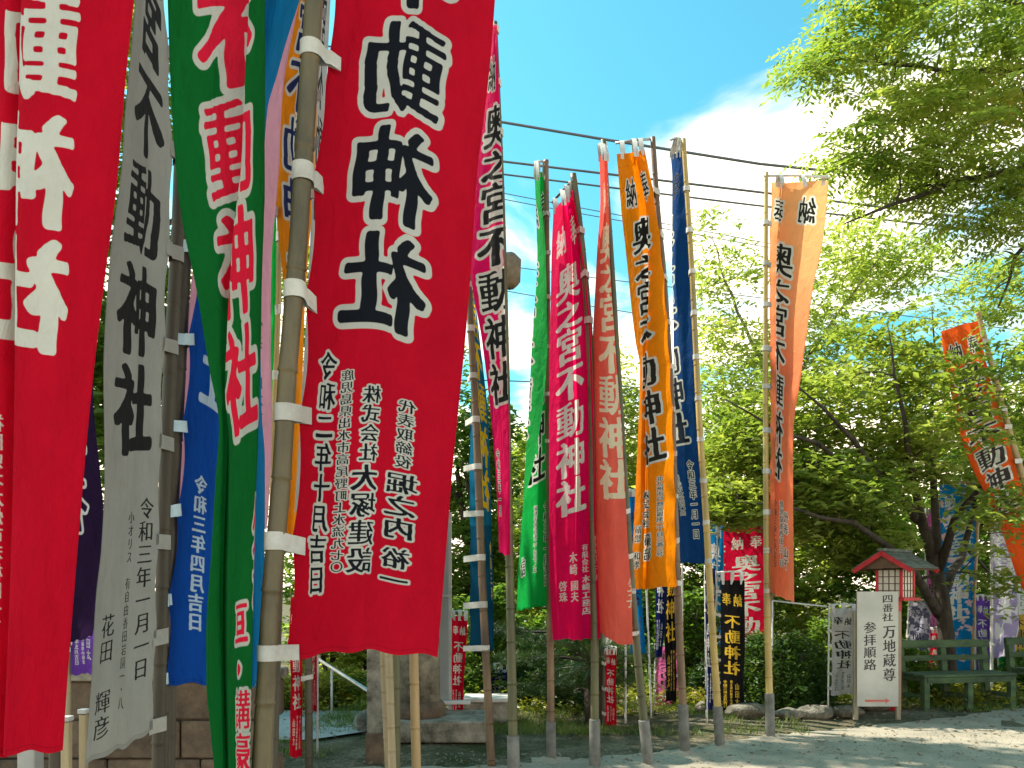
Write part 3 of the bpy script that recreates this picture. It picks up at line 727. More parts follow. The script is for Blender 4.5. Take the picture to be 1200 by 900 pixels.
# 13 -- green with folded edge
i13 = img('print_green_mid', main_text(0, .55, .60, .03, .06) + hono() + [('令和三年一月吉日', .88, .76, .955, .15, .02, .08), ('福津市宮司浜二丁目七ノ五', .55, .765, .92, .12, .01, .09), ('信', .2, .88, .925, .18, .01, .08)], 320)
c13 = cloth('leaf_green_cloth', (.012, .40, .07), (.02, .02, .02), WHITE, i13, .5)
banner('green banner with a folded lit edge left of the magenta', [
    (0, 6.80, 205, 715, [(205, 631), (300, 640), (400, 641), (480, 635), (540, 626), (600, 613), (715, 605)]),
    ([(205, .15), (300, .35), (480, .35), (600, .2), (715, .2)], 6.99, 203, 714, [(205, 627), (300, 630), (400, 623), (480, 619), (560, 615), (620, 614), (715, 613)]),
    ([(205, .5), (300, .6), (480, .6), (600, .6), (715, .6)], 7.10, 202, 712, [(205, 633), (300, 634), (480, 632), (600, 630), (715, 628)]),
    (1, 7.02, 200, 708, [(200, 640), (400, 641), (640, 643), (713, 645)])],
    c13, False, [(190, 640), (400, 642), (640, 644), (893, 646)], 7.04, (.034, .022), 'bamboo_red', pole_top=188, sleeve=.35, tabs=[250, 295, 350, 405, 460, 515],
    tab_h=.035, seed=24, over=.01, bar=((627, 191), (641, 190), 'steel', .010), loops=5)

# 14 -- magenta
i14 = img('print_magenta', main_text(0, .47, .62, .040, 0, 1.04) + hono(ol=0, bold=.03) + [('有限会社', .74, .785, .85, .15, .02, 0), ('木崎工務店', .76, .855, .945, .19, .025, 0), ('木崎', .50, .80, .855, .15, .02, 0),
    ('國夫', .52, .865, .915, .15, .02, 0), ('啓珠', .28, .865, .915, .15, .02, 0), ('野野木町二丁目', .93, .77, .87, .12, .015, 0)], 320)
c14 = cloth('magenta_cloth', (.92, .005, .125), (.8, .79, .74), WHITE, i14, .62, inktrans=0)
banner('magenta banner with plain white characters, slanted top edge', [
    (0, 6.72, 246, 750, [(246, 648), (300, 646), (400, 645), (640, 643), (750, 648)]),
    (.45, 6.50, 234, 750, [(246, 660), (300, 664), (400, 666), (500, 668), (640, 668), (750, 671)]),
    (.70, 6.80, 228, 749, [(230, 666), (300, 674), (400, 680), (500, 682), (640, 683), (750, 684)]),
    (1, 6.66, 222, 748, [(225, 671), (300, 684), (350, 690), (400, 693), (500, 696), (600, 698), (750, 704)])],
    c14, False, [(200, 671), (270, 680), (330, 686), (400, 691), (500, 694), (640, 695), (750, 697), (900, 697)], 6.72, (.036, .026), 'bamboo_green', pole_top=204, sleeve=.42,
    tabs=[268, 320, 372], tab_h=.05, seed=25, bar=((671, 212), (647, 238), 'bamboo_dark', .010), over=.01)

# 15 -- salmon red, pale flap at the upper edge
i15 = img('print_salmon', main_text(-.01, .45, .66, .040, 0, 1.05) + hono(ol=0) + [('生子', .82, .86, .925, .22, .02, 0), ('木崎', .95, .76, .83, .1, .02, 0)], 320)
c15 = cloth('salmon_cloth', (.90, .145, .10), (.80, .70, .50), WHITE, i15, .5, inktrans=0)
banner('salmon red banner with cream characters beside the magenta', [
    (0, 6.75, 182, 742, [(182, 702), (230, 703), (300, 699), (350, 697), (400, 695), (640, 694), (700, 697), (742, 700)]),
    ([(182, .3), (300, .14), (600, .12), (742, .15)], 6.64, 182, 744, [(182, 706), (240, 707), (300, 703), (400, 702), (600, 703), (742, 708)]),
    ([(182, .5), (300, .32), (600, .40), (742, .5)], 6.60, 182, 753, [(182, 709), (300, 709), (400, 711), (600, 716), (742, 722)]),
    ([(182, .8), (300, .60), (600, .66), (742, .95)], 6.66, 182, 756, [(182, 712), (300, 714), (400, 721), (450, 725), (500, 729), (640, 735), (700, 740), (755, 741)]),
    (1, 6.78, 182, 750, [(182, 709), (300, 711), (500, 725), (750, 739)])],
    c15, False, [(165, 707), (300, 716), (500, 728), (700, 741), (800, 750), (898, 760)], 6.8, (.036, .022), 'bamboo_green', pole_top=164, sleeve=.40,
    tabs=[600, 650, 695, 741], tab_h=.04, seed=26, bar=((701, 171), (711, 168), 'steel', .010), loops=5, over=.0)

# 16 -- orange with black characters
i16 = img('print_orange', main_text(0, .5, .58, .034, .06) + hono() + [('株式会社', .30, .775, .86, .19, .02, .09), ('礒部', .36, .872, .935, .20, .022, .09),
    ('北九州市戸畑区銀座二丁目三番三号', .64, .745, .93, .13, .01, .09), ('礒部 和孝', .12, .855, .955, .15, .015, .09)], 384)
c16 = cloth('orange_cloth_black_print', (.93, .26, .004), (.02, .018, .015), WHITE, i16, .50)
banner('orange banner with black characters under a bent top bar', [
    (0, 7.35, 181, 690, [(180, 722), (250, 728), (300, 734), (400, 745), (430, 750), (480, 749), (560, 745), (640, 741), (690, 739)]),
    ([(180, .40), (260, .45), (350, .42), (420, .3), (540, .15), (690, .25)], 7.26, 179, 690, [(180, 738), (260, 750), (300, 752), (400, 755), (480, 753), (560, 751), (690, 751)]),
    ([(180, .57), (260, .62), (350, .52), (430, .38), (540, .28), (690, .36)], 7.34, 178, 690, [(180, 744), (260, 760), (350, 766), (420, 765), (480, 762), (560, 757), (690, 758)]),
    ([(180, .62), (260, .66), (350, .78), (420, .60), (480, .48), (560, .36), (690, .40)], 7.22, 177, 690, [(180, 746), (260, 758), (350, 760), (420, 757), (480, 757), (560, 759), (690, 761)]),
    (1, 7.30, 175, 687, [(175, 755), (250, 770), (300, 776), (400, 784), (500, 789), (600, 792), (690, 793)])],
    c16, False, [(163, 765), (250, 771), (300, 776), (400, 783), (500, 788), (600, 791), (690, 794), (885, 803)], 7.36, (.037, .023), 'bamboo_red', pole_top=161, sleeve=.45,
    tabs=[222, 274, 325, 376, 427, 479, 530, 582, 634, 683], tab_h=.05, seed=27, ripple=.010, bar=((766, 163), (721, 168), 'steel', .011), over=.01)

# 17 -- navy
i17 = img('print_navy', main_text(0, .44, .60, .03, .06) + hono(ol=0) + [('令和三年一月一日', .66, .748, .94, .20, .02, .09), ('福岡県宮若市竹原四〇四', .26, .755, .885, .15, .01, .09)], 320)
c17 = cloth('navy_cloth_white_edged_print', (.006, .055, .21), (.012, .018, .035), WHITE, i17, .42)
banner('navy banner with white edged characters on yellow bamboo', [
    ([(180, .0), (235, .25), (265, .62), (400, .62), (440, .48), (520, .42), (600, .08), (660, 0)], 7.85, 180, 660, [(180, 786), (210, 788), (300, 787), (400, 789), (500, 791), (600, 794), (660, 796)]),
    ([(180, .5), (260, .76), (400, .78), (500, .62), (600, .40), (660, .38)], 7.72, 180, 660, [(180, 790), (300, 790), (400, 797), (500, 802), (660, 808)]),
    (1, 7.62, 178, 660, [(180, 799), (250, 806), (300, 809), (400, 814), (500, 819), (600, 825), (660, 829)])],
    c17, False, [(165, 801), (210, 804), (300, 810), (400, 815), (500, 820), (600, 827), (690, 832), (877, 844)], 7.6, (.036, .021), 'bamboo_yellow', pole_top=163, sleeve=.40,
    tabs=[222, 271, 320, 369, 418, 467, 517, 564, 612, 657], tab_h=.045, seed=28, bar=((785, 164), (801, 163), 'steel', .010), loops=5, over=.0)

# 18 -- coral orange banner on the right
i18 = img('print_coral', main_text(.0, .62, .40, .03, .08) + [('奉', .78, .035, .105, .28, .02, .08), ('納', .32, .035, .105, .28, .02, .08)] + [('令和三年二月吉日', .62, .765, .93, .17, .015, 0), ('鹿児島市西田三丁目', .40, .765, .925, .14, .015, .09), ('代表 山下', .25, .79, .93, .14, .012, .09)], 384)
c18 = cloth('coral_cloth', (.92, .22, .10), (.02, .018, .015), WHITE, i18, .58, base2=((.94, .42, .17), .55, .92))  # paler top tone paints in sunlight glowing through the upper cloth
banner('coral orange banner with mirrored characters hanging from white bar', [
    (0, 8.1, 214, 693, [(214, 904), (300, 901), (500, 902), (600, 901), (693, 900)]),
    ([(214, .22), (400, .28), (693, .28)], 8.14, 214, 696, [(214, 915), (300, 914), (500, 913), (693, 911)]),
    ([(214, .27), (400, .33), (693, .33)], 8.0, 214, 698, [(214, 919), (300, 911), (500, 909), (693, 908)]),
    ([(214, .6), (400, .64), (693, .7)], 8.02, 213, 702, [(214, 943), (300, 934), (400, 924), (500, 919), (693, 919)]),
    (1, 8.2, 212, 706, [(214, 971), (270, 967), (300, 962), (330, 955), (400, 944), (460, 935), (500, 930), (600, 930), (706, 931)])],
    c18, True, [(203, 898), (400, 897), (600, 898), (700, 899), (866, 903)], 8.08, (.036, .019), 'bamboo_yellow', pole_top=202, sleeve=.46,
    tabs=[212, 261, 310, 359, 409, 455, 503, 551, 600, 646, 692], tab_h=.05, seed=29, over=.02, bar=((895, 206), (973, 208), 'white_pipe', .012))

#EXTRA
# ------------------------------------------------------------------ small banners farther back
def nobori(label, x0, x1, top, bot, Y, mat, mirror=True, pole='white_pipe', px_pole=None, r=.011, seed=1, ripple=.012, pole_top=None, nt_=6, sway=0,
           gap=0, group='small banners farther back', straps='tab_white', bar=True, nu=14, nv=60, xb0=None, xb1=None, pole_mat_name='pole'):
    xb0 = x0 + sway if xb0 is None else xb0; xb1 = x1 + sway if xb1 is None else xb1
    pp = px_pole if px_pole is not None else ([(top, x0 - 1), (bot, xb0 - 1), (900, xb0 - 1)] if mirror else [(top, x1 + 1), (bot, xb1 + 1), (900, xb1 + 1)])
    tabs = [top + (bot - top) * (i + .5) / nt_ for i in range(nt_)]
    pb = float(interp(pp, top))
    br = ((pb, top - gap - 2), ((x1 if mirror else x0), top - gap - 2), pole, r * .8) if bar else None
    mid = (x0 + x1) / 2; midb = (xb0 + xb1) / 2
    return banner(label, [
        (0, Y, top, bot, [(top, x0), (bot, xb0)]), (.5, Y + .04, top, bot, [(top, mid), (bot, midb + (seed % 3 - 1) * 1.5)]),
        (1, Y, top, bot, [(top, x1), (bot, xb1)])], mat, mirror, pp, Y + .02, (r * 1.1, r), pole,
        pole_top=pole_top if pole_top is not None else top - gap - 4, tabs=tabs, tab_h=.035, tab_mat=straps, nu=nu, nv=nv, ripple=ripple, seed=seed, over=.01, bar=br,
        group=group, name='small_banner', loops=3, nseg=8)
SM = [('不', .25, .36), ('動', .365, .475), ('神', .48, .59), ('社', .595, .705)]
def small_print(nm, ol=0, bold=.02, extra=(), w=.62, asp=4.5):
    return print_image(nm, [(c, .5, a, b, w, bold, ol, .09) for c, a, b in SM] + [('奉', .72, .09, .19, .32, bold, ol, .09), ('納', .30, .10, .20, .32, bold, ol, .09)] + list(extra), 192, asp)
p_small = small_print('print_small', extra=[('令和三年五月吉日', .75, .74, .95, .14, .01, 0), ('崎玉県川越市小仙波', .5, .74, .95, .13, .01, 0), ('山田太', .28, .76, .93, .14, .01, 0)])
p_small_o = small_print('print_small_edged', ol=.08, extra=[('令和三年五月吉日', .75, .74, .95, .14, .01, 0)])
p_tall = print_image('print_tall', main_text(0, .5, .66, .035, 0, 1.05) + hono(ol=0), 256, 7)
GOLD = (.80, .50, .05)
m_black = cloth('black_cloth_gold_print', (.012, .011, .012), GOLD, GOLD, p_small, .25, inktrans=0)
m_whiteb = cloth('white_cloth_small_print', (.72, .70, .68), (.03, .03, .03), WHITE, p_small, .45)
m_redb = cloth('red_cloth_small_print', RED, WHITE, WHITE, p_small, .42, inktrans=0)
m_navyb = cloth('navy_cloth_small_print', (.010, .018, .10), WHITE, WHITE, p_small, .35, inktrans=0)
m_blueb = cloth('blue_cloth_small_print', (.005, .20, .55), (.01, .02, .09), WHITE, p_small, .45)
m_redtall = cloth('red_cloth_tall_print', (.74, .008, .05), WHITE, WHITE, p_tall, .42, inktrans=0)
m_bluetall = cloth('blue_cloth_tall_print', (.01, .24, .60), (.78, .76, .78), WHITE, p_tall, .45, inktrans=0)
m_pink = cloth('pink_cloth_small_print', (.80, .16, .42), (.06, .05, .05), WHITE, p_small, .5)
m_purple = cloth('violet_cloth_small_print', (.17, .06, .42), WHITE, WHITE, p_small, .45, inktrans=0)
m_lilac = cloth('lilac_cloth', (.52, .42, .72), (.9, .9, .9), WHITE, p_tall, .5, camo=((.85, .82, .86), 3, 3))
m_camo = cloth('grey_mottled_cloth', (.62, .58, .72), (.05, .05, .10), WHITE, p_small, .4, camo=((.13, .13, .22), 4, 2.5))
m_bluepink = cloth('blue_cloth_pink_blotches', (.008, .22, .55), WHITE, WHITE, p_tall, .5, camo=((.80, .55, .60), 3.2, 6, .56))
m_orfar = cloth('vermilion_cloth_tall_print', (.92, .12, .02), (.05, .04, .04), WHITE, print_image('print_tall_edged', main_text(0, .5, .66, .03, .07) + hono(), 256, 7), .5)
m_green2 = cloth('emerald_cloth', (.01, .45, .12), WHITE, WHITE, None, .5)
m_gold2 = cloth('amber_cloth', (.75, .45, .08), (.04, .03, .03), WHITE, p_small, .45)

nobori('small black banner with gold characters before the round bush', 844, 873, 680, 838, 9.6, m_black, True, px_pole=[(660, 838), (840, 837), (900, 837)], gap=7, seed=31, sway=-1)
nobori('small white banner with black characters beside the white signboard', 974, 1004, 713, 814, 9.7, m_whiteb, True, px_pole=[(700, 972), (850, 970)], gap=2, seed=32, ripple=.03, xb0=974, xb1=1000)
nobori('small red banner with white characters by the grey board', 529, 548, 722, 838, 8.9, m_redb, True, 'steel', px_pole=[(600, 527), (845, 526), (900, 526)], gap=3, seed=33, xb0=528, xb1=542, pole_top=716)
nobori('tall red banner with white characters behind the round bush', 850, 898, 616, 850, 11.0, m_redtall, False, 'bamboo_tan', seed=34, r=.03, px_pole=[(600, 897), (850, 899), (900, 899)], sway=1, pole_top=600, nt_=5)
nobori('second red banner glimpsed through leaves above the first', 838, 895, 585, 850, 13.0, m_redtall, False, 'bamboo_tan', seed=35, r=.03, sway=1, nt_=5)
nobori('blue banner with white characters behind the yellow bamboo', 826, 848, 600, 850, 12.0, m_bluetall, True, 'white_pipe', seed=36, px_pole=[(600, 841), (900, 838)], nt_=5)
nobori('narrow navy banner with white print low by the yellow bamboo', 826, 838, 666, 832, 8.9, m_navyb, True, 'white_pipe', seed=37, px_pole=[(650, 826), (900, 829)], nt_=5, bar=False)
nobori('bright blue banner with dark characters between salmon and orange', 732, 744, 577, 766, 9.0, m_blueb, True, 'white_pipe', seed=38, px_pole=[(570, 731), (770, 733), (900, 733)], xb0=739, xb1=757)
nobori('navy banner with white characters beneath the orange one', 768, 788, 600, 770, 9.4, m_navyb, True, 'white_pipe', seed=39, px_pole=[(640, 756), (700, 758), (840, 763), (900, 764)], nt_=1, xb0=768, xb1=776)
nobori('black banner with gold characters folded below the orange one', 779, 797, 590, 822, 9.6, m_black, False, 'white_pipe', seed=40, px_pole=[(600, 800), (840, 799), (900, 799)], nt_=4, xb0=779, xb1=792, ripple=.03)
nobori('small pink banner with black print near the ground', 769, 799, 758, 838, 10.4, m_pink, True, 'white_pipe', seed=41, nt_=4, xb0=768, xb1=796)
nobori('small navy banner with white print leaning behind the stone trough', 578, 597, 780, 826, 10.6, m_navyb, False, 'white_pipe', seed=42, nt_=3, xb0=572, xb1=592)
nobori('narrow crimson banner beside the dark sago palm', 709, 722, 762, 850, 8.7, m_redb, True, 'bamboo_dark', seed=43, nt_=3, r=.02)
nobori('thin red banner hanging low left of the dark post', 340, 354, 700, 887, 6.1, m_redb, False, 'bamboo_dark', seed=44, nt_=1, px_pole=[(560, 361), (900, 362)], r=.028, bar=False)
nobori('sliver of red banner right of the dark post', 366, 371, 690, 834, 7.2, m_redb, False, 'steel', seed=45, nt_=1, bar=False, r=.01, px_pole=[(690, 372), (900, 372)])
nobori('mottled grey and lilac banner behind the green bench', 1066, 1092, 706, 800, 11.4, m_camo, True, 'white_pipe', seed=46, xb0=1062, xb1=1086, ripple=.03)
nobori('small red banner with white print behind the green bench', 1091, 1106, 738, 800, 11.8, m_redb, False, 'steel', seed=47, xb0=1086, xb1=1106, nt_=3)
nobori('tall blue banner with pink blotches behind the tree trunk', 1100, 1146, 568, 790, 12.2, m_bluepink, False, 'bamboo_tan', seed=48, r=.03, nt_=5, xb0=1106, xb1=1138, ripple=.03)
nobori('lilac banner with pale characters far right among leaves', 1163, 1192, 600, 770, 11.4, m_lilac, True, 'white_pipe', seed=49, r=.02, nt_=5, ripple=.03)
nobori('emerald green banner low among leaves at far right', 1164, 1181, 716, 800, 11.9, m_green2, True, 'white_pipe', seed=50, r=.012, nt_=4, xb0=1172, xb1=1186)
nobori('amber banner low among leaves right of the emerald one', 1187, 1204, 700, 800, 12.1, m_gold2, True, 'white_pipe', seed=51, r=.012, nt_=4)
nobori('violet banner with white characters beside leftmost red cloth', 84, 112, 560, 790, 5.6, m_purple, True, 'bamboo_pale', seed=52, r=.018, nt_=4, px_pole=[(500, 80), (900, 80)])
banner('black violet banner with white outlined characters beside grey banner', [
    (0, 4.4, 300, 760, [(300, 60), (760, 66)]), (1, 4.5, 300, 745, [(300, 104), (470, 111), (540, 116), (640, 121), (700, 117), (745, 108)])],
    cloth('black_violet_cloth', (.028, .012, .05), (.028, .012, .05), (.8, .8, .8), print_image('print_outline', [('動', .72, .30, .52, .9, .02, .05, .09), ('神', .72, .54, .72, .8, .02, .05, .09)], 256, 5), .3),
    True, [(300, 62), (760, 64), (900, 64)], 4.5, (.03, .028), 'bamboo_dark', pole_top=290, seed=53, nu=16, nv=60, tabs=[700, 740])
# the large vermilion banner leaning among the trees at the right
Y = 10.3
banner('large vermilion banner leaning far right, half hidden by leaves', [
    (0, Y, 388, 700, [(388, 1102), (440, 1108), (520, 1130), (600, 1164), (700, 1204)]),
    (.5, Y + .05, 382, 690, [(382, 1122), (520, 1155), (600, 1178), (700, 1210)]),
    (1, Y, 376, 680, [(376, 1146), (460, 1165), (520, 1184), (600, 1206), (700, 1240)])],
    m_orfar, False, [(370, 1147), (520, 1187), (700, 1243), (800, 1265), (900, 1280)], Y + .03, (.05, .03), 'bamboo_tan', tabs=[400, 440, 480, 500, 540], tab_h=.06, seed=54, ripple=.03)

nobori('pale pink banner hanging between trunk and blue banner', 1086, 1101, 600, 770, 12.4, m_pink, True, 'white_pipe', seed=56, r=.015, nt_=4)
nobori('white banner with dark print far right beside the lilac one', 1192, 1212, 590, 720, 11.9, m_whiteb, False, 'white_pipe', seed=57, r=.015, nt_=4)
nobori('violet banner low at far right behind the bench', 1144, 1160, 700, 800, 12.6, m_purple, True, 'white_pipe', seed=58, r=.012, nt_=4)
# bare bamboo poles below the big red cloth
def bare_pole(label, tab_, Y, r, mat, top):
    g = 690 + CAM_H * F / Y; b = P(float(interp(tab_, g)), g, Y); b.z = 0
    root = empty('bamboo_pole', b, label, 'pole', 'bare bamboo poles under the big red cloth')
    bamboo(tab_, Y, r, r * .8, root, M[mat], top, None, .16 if r < .03 else .3, name='culm')
bare_pole('pale slim bamboo pole before the stone post, left of a pair', [(700, 446), (768, 449), (900, 455)], 5.6, .024, 'bamboo_pale', 300)
bare_pole('pale slim bamboo pole before the stone post, right of a pair', [(700, 454), (768, 456), (900, 460)], 5.4, .026, 'bamboo_pale', 300)
bare_pole('green bamboo pole just right of the pale pair', [(700, 464), (768, 464), (900, 464)], 5.9, .034, 'bamboo_green', 320)
bare_pole('tan bamboo pole in front of the round stone pillar', [(700, 484), (768, 485), (900, 488)], 6.0, .036, 'bamboo_tan', 320)

# ------------------------------------------------------------------ ground, paths
def sheet(name, pts, z, mat, label=None, sub=0, kind='structure', holes=None, jit=0):
    v = [(x, y, z) for x, y in pts]
    me = bpy.data.meshes.new(name); me.from_pydata(v, [], [tuple(range(len(v)))])
    me.materials.append(mat); o = link(name, me); o['kind'] = kind; return o
def G(px, py, z=0):
    Y = (CAM_H - z) * F / (py - 690); return ((px - 600) / F * Y, Y)
n = 90
gx = np.concatenate([np.linspace(-300, -12, 8), np.linspace(-11, 12, n), np.linspace(13, 300, 8)]); gy = np.concatenate([[-200, -60, -10], np.linspace(-2, 22, n), np.linspace(24, 500, 8)])
X, Yg = np.meshgrid(gx, gy, indexing='ij')
Z = np.where((np.abs(X) < 11.5) & (Yg > 7.0) & (Yg < 21), .012 * np.sin(X * 2.1 + Yg) + .010 * np.sin(X * 5.3 - Yg * 3.1), 0) - .012
Z = np.where(Yg <= 8.6, -.02, Z)
nyy = len(gy); i, j = np.meshgrid(np.arange(len(gx) - 1), np.arange(nyy - 1), indexing='ij'); q = (i * nyy + j).ravel()
o = link('ground', mesh_np('ground', np.stack([X, Yg, Z], -1).reshape(-1, 3), np.stack([q, q + nyy, q + nyy + 1, q + 1], 1), [M['dirt']], True)); o['kind'] = 'structure'
# pale path in the foreground and to the right, with an uneven edge
edge = [(-60, 905), (240, 905), (420, 900), (560, 899), (660, 892), (740, 884), (790, 880), (850, 869), (900, 864), (960, 856), (1010, 852), (1080, 845), (1130, 840), (1200, 826), (1330, 800), (1600, 775)]
ep = []
for k in range(len(edge) - 1):
    for t in range(8):
        t /= 8; x = edge[k][0] * (1 - t) + edge[k + 1][0] * t; y = edge[k][1] * (1 - t) + edge[k + 1][1] * t
        a, b = G(x, y); ep.append((a, b + random.uniform(-.05, .05)))
sheet('path', [(-14, -6), (40, -6), (40, ep[-1][1])] + ep[::-1] + [(-14, ep[0][1])], .006, M['path'])
a, b, c, d = G(360, 868), G(436, 856), G(437, 834), G(366, 833)
sheet('walkway', [(-9, 8.2), (-2.0, 8.0), (b[0] + .05, b[1]), (c[0] + .15, c[1]), (-3.4, 9.95), (-14, 9.9)], .010, M['concrete'])

# ------------------------------------------------------------------ foliage tools
def leaves_mesh(name, C, size, mat, flat=.45, aspect=.45, droop=.25, seed=0, up=(0, 0, 1)):
    """one diamond shaped leaf, bent along its midrib, per centre"""
    r = np.random.default_rng(seed); n = len(C)
    az = r.uniform(0, 2 * np.pi, n)
    nrm = np.stack([r.normal(0, flat, n), r.normal(0, flat, n), np.ones(n)], 1); nrm /= np.linalg.norm(nrm, axis=1)[:, None]
    d = np.stack([np.cos(az), np.sin(az), -droop + r.normal(0, .25, n)], 1)
    d -= nrm * (d * nrm).sum(1)[:, None]; d /= np.linalg.norm(d, axis=1)[:, None]
    s = np.cross(nrm, d)
    L = (size * r.uniform(.45, 1.5, n))[:, None]; w = L * aspect * .5
    fold = nrm * L * .10
    v = np.stack([C - d * L * .5, C + s * w + fold, C + d * L * .5 - nrm * L * .08, C - s * w + fold], 1).reshape(-1, 3)
    b = np.arange(n)[:, None] * 4
    f = np.concatenate([b + [0, 1, 2], b + [0, 2, 3]], 1).reshape(-1, 3)
    return mesh_np(name, v, f, [mat])
def spray_points(centres, per, rad, thick, r):
    """leafy sprays: small tilted discs of leaf centres"""
    n = len(centres)
    ang = r.uniform(0, 2 * np.pi, (n, per)); q = np.sqrt(r.uniform(0, 1, (n, per))) * rad * r.uniform(.6, 1.3, (n, 1))
    tx, ty = r.normal(0, .28, (n, 1)), r.normal(0, .28, (n, 1))
    x, y = np.cos(ang) * q, np.sin(ang) * q
    z = x * tx + y * ty + r.normal(0, thick, (n, per)) - q * q * .35
    return (centres[:, None, :] + np.stack([x, y, z], -1)).reshape(-1, 3)
def in_blobs(blobs, r):
    """blobs: (centre, (rx, ry, rz), count); points through each volume, denser near the outside"""
    o = []
    for c, rd, n in blobs:
        d = r.normal(0, 1, (n, 3)); d /= np.linalg.norm(d, axis=1)[:, None]
        o.append(np.array(c) + d * (r.uniform(.15, 1, (n, 1)) ** .55) * np.array(rd))
    return np.concatenate(o)
def pblob(px, py, rx, ry, Y, rY, n):
    p = P(px, py, Y); return (tuple(p), (rx * Y / F, rY, ry * Y / F), n)
def branches(mb, limbs, centres, r, n_attr=60, twig=True, rt=.018, twig_r=.006):
    """limbs: (points, radii); then boughs grown towards the sprays, and a twig to each spray"""
    nodes, rads = [], []
    for pts, rd in limbs:
        pts = [Vector(p) for p in pts]
        # densify with a little crookedness
        dp, dr = [], []
        for i in range(len(pts) - 1):
            k = max(2, int((pts[i + 1] - pts[i]).length / .25))
            for j in range(k):
                t = j / k; w = math.sin(t * math.pi) * .05
                dp.append(pts[i].lerp(pts[i + 1], t) + Vector(r.normal(0, 1, 3)) * w * (pts[i + 1] - pts[i]).length * .35)
                dr.append(rd[i] * (1 - t) + rd[i + 1] * t)
        dp.append(pts[-1]); dr.append(rd[-1])
        mb.tube(dp, dr, 8)
        nodes += [tuple(p) for p in dp[len(dp) // 4:]]; rads += dr[len(dp) // 4:]
    N = np.array(nodes); R = list(rads)
    at = centres[r.choice(len(centres), min(n_attr, len(centres)), replace=False)]
    at = at[np.argsort([np.linalg.norm(N - a, axis=1).min() for a in at])]
    for a in at:
        dd = np.linalg.norm(N - a, axis=1); i = int(dd.argmin())
        if dd[i] < .15: continue
        p0, p1 = Vector(N[i]), Vector(a); k = max(3, int(dd[i] / .25))
        side = Vector(r.normal(0, 1, 3)) * dd[i] * .10
        pts = [p0.lerp(p1, j / k) + side * math.sin(math.pi * j / k) + Vector((0, 0, dd[i] * .12 * math.sin(math.pi * j / k))) for j in range(k + 1)]
        r0 = min(R[i] * .6, rt + dd[i] * .008)
        rr = [r0 * (1 - .65 * j / k) for j in range(k + 1)]
        mb.tube(pts, rr, 5, cap=False)
        N = np.concatenate([N, np.array([tuple(p) for p in pts[1:]])]); R += rr[1:]
    if twig:
        for a in centres:
            dd = np.linalg.norm(N - a, axis=1); i = int(dd.argmin())
            p0, p1 = Vector(N[i]), Vector(a)
            if dd[i] > 2.0: continue
            mb.tube([p0, p0.lerp(p1, .5) + Vector((0, 0, .05 * dd[i])), p1], [twig_r, twig_r * .8, twig_r * .4], 3, cap=False)
def tree(label, base, limbs, blobs, leaf, mat, bark='bark', per=50, rad=.34, thick=.04, seed=1, n_attr=60, aspect=.45, flat=.45, twig=True, group=None, name='tree', trunk_name='trunk', rt=.018):
    r = np.random.default_rng(seed)
    root = empty(name, base, label, 'tree', group)
    C = in_blobs(blobs, r)
    C = C[C[:, 2] > .25]
    mb = MB(); branches(mb, limbs, C, r, n_attr, twig, rt=rt)
    mb.build(trunk_name, M[bark], root)
    L = spray_points(C, per, rad, thick, r)
    L = L[L[:, 2] > .05]
    link('crown', leaves_mesh('crown', L, leaf, M[mat], flat, aspect, seed=seed), root)
    return root

def PP(l, Y): return [P(x, y, Y + (dy[0] if dy else 0)) for x, y, *dy in l]
# the many limbed tree behind the bench
Yt = 11.4
limbs = [
    (PP([(1112, 800), (1110, 760), (1104, 700), (1092, 650)], Yt), [.13, .115, .10, .09]),
    (PP([(1092, 650), (1080, 612), (1060, 588, -.6), (1032, 560, -1.0), (1000, 515, -1.3), (965, 478, -1.5), (930, 448, -1.6)], Yt), [.075, .068, .058, .045, .033, .02, .006]),
    (PP([(1092, 655), (1078, 600, -.2), (1070, 560, -.7), (1062, 500, -1.1), (1048, 440, -1.2), (1040, 380, -1.2)], Yt), [.07, .06, .045, .032, .02, .006]),
    (PP([(1100, 690), (1098, 640), (1094, 570, .3), (1090, 500, .5), (1098, 430, .6), (1092, 360, .6)], Yt), [.075, .065, .05, .035, .022, .006]),
    (PP([(1100, 668), (1118, 610, -.3), (1150, 572, -.5), (1188, 548, -.7), (1240, 520, -.8)], Yt), [.07, .05, .036, .022, .006]),
    (PP([(1100, 720), (1070, 668, -.8), (1040, 640, -1.3), (1000, 612, -1.6), (960, 606, -1.8), (915, 590, -1.8), (865, 588, -1.8)], Yt), [.07, .055, .044, .032, .024, .016, .006]),
    (PP([(1060, 588, -.6), (1010, 560, -1.2), (960, 520, -1.5), (905, 500, -1.6), (850, 468, -1.7)], Yt), [.045, .036, .027, .018, .006]),
    (PP([(1104, 700), (1130, 640, .6), (1150, 560, .9), (1165, 480, 1.0), (1180, 400, 1.0)], Yt), [.07, .05, .036, .022, .006]),
]
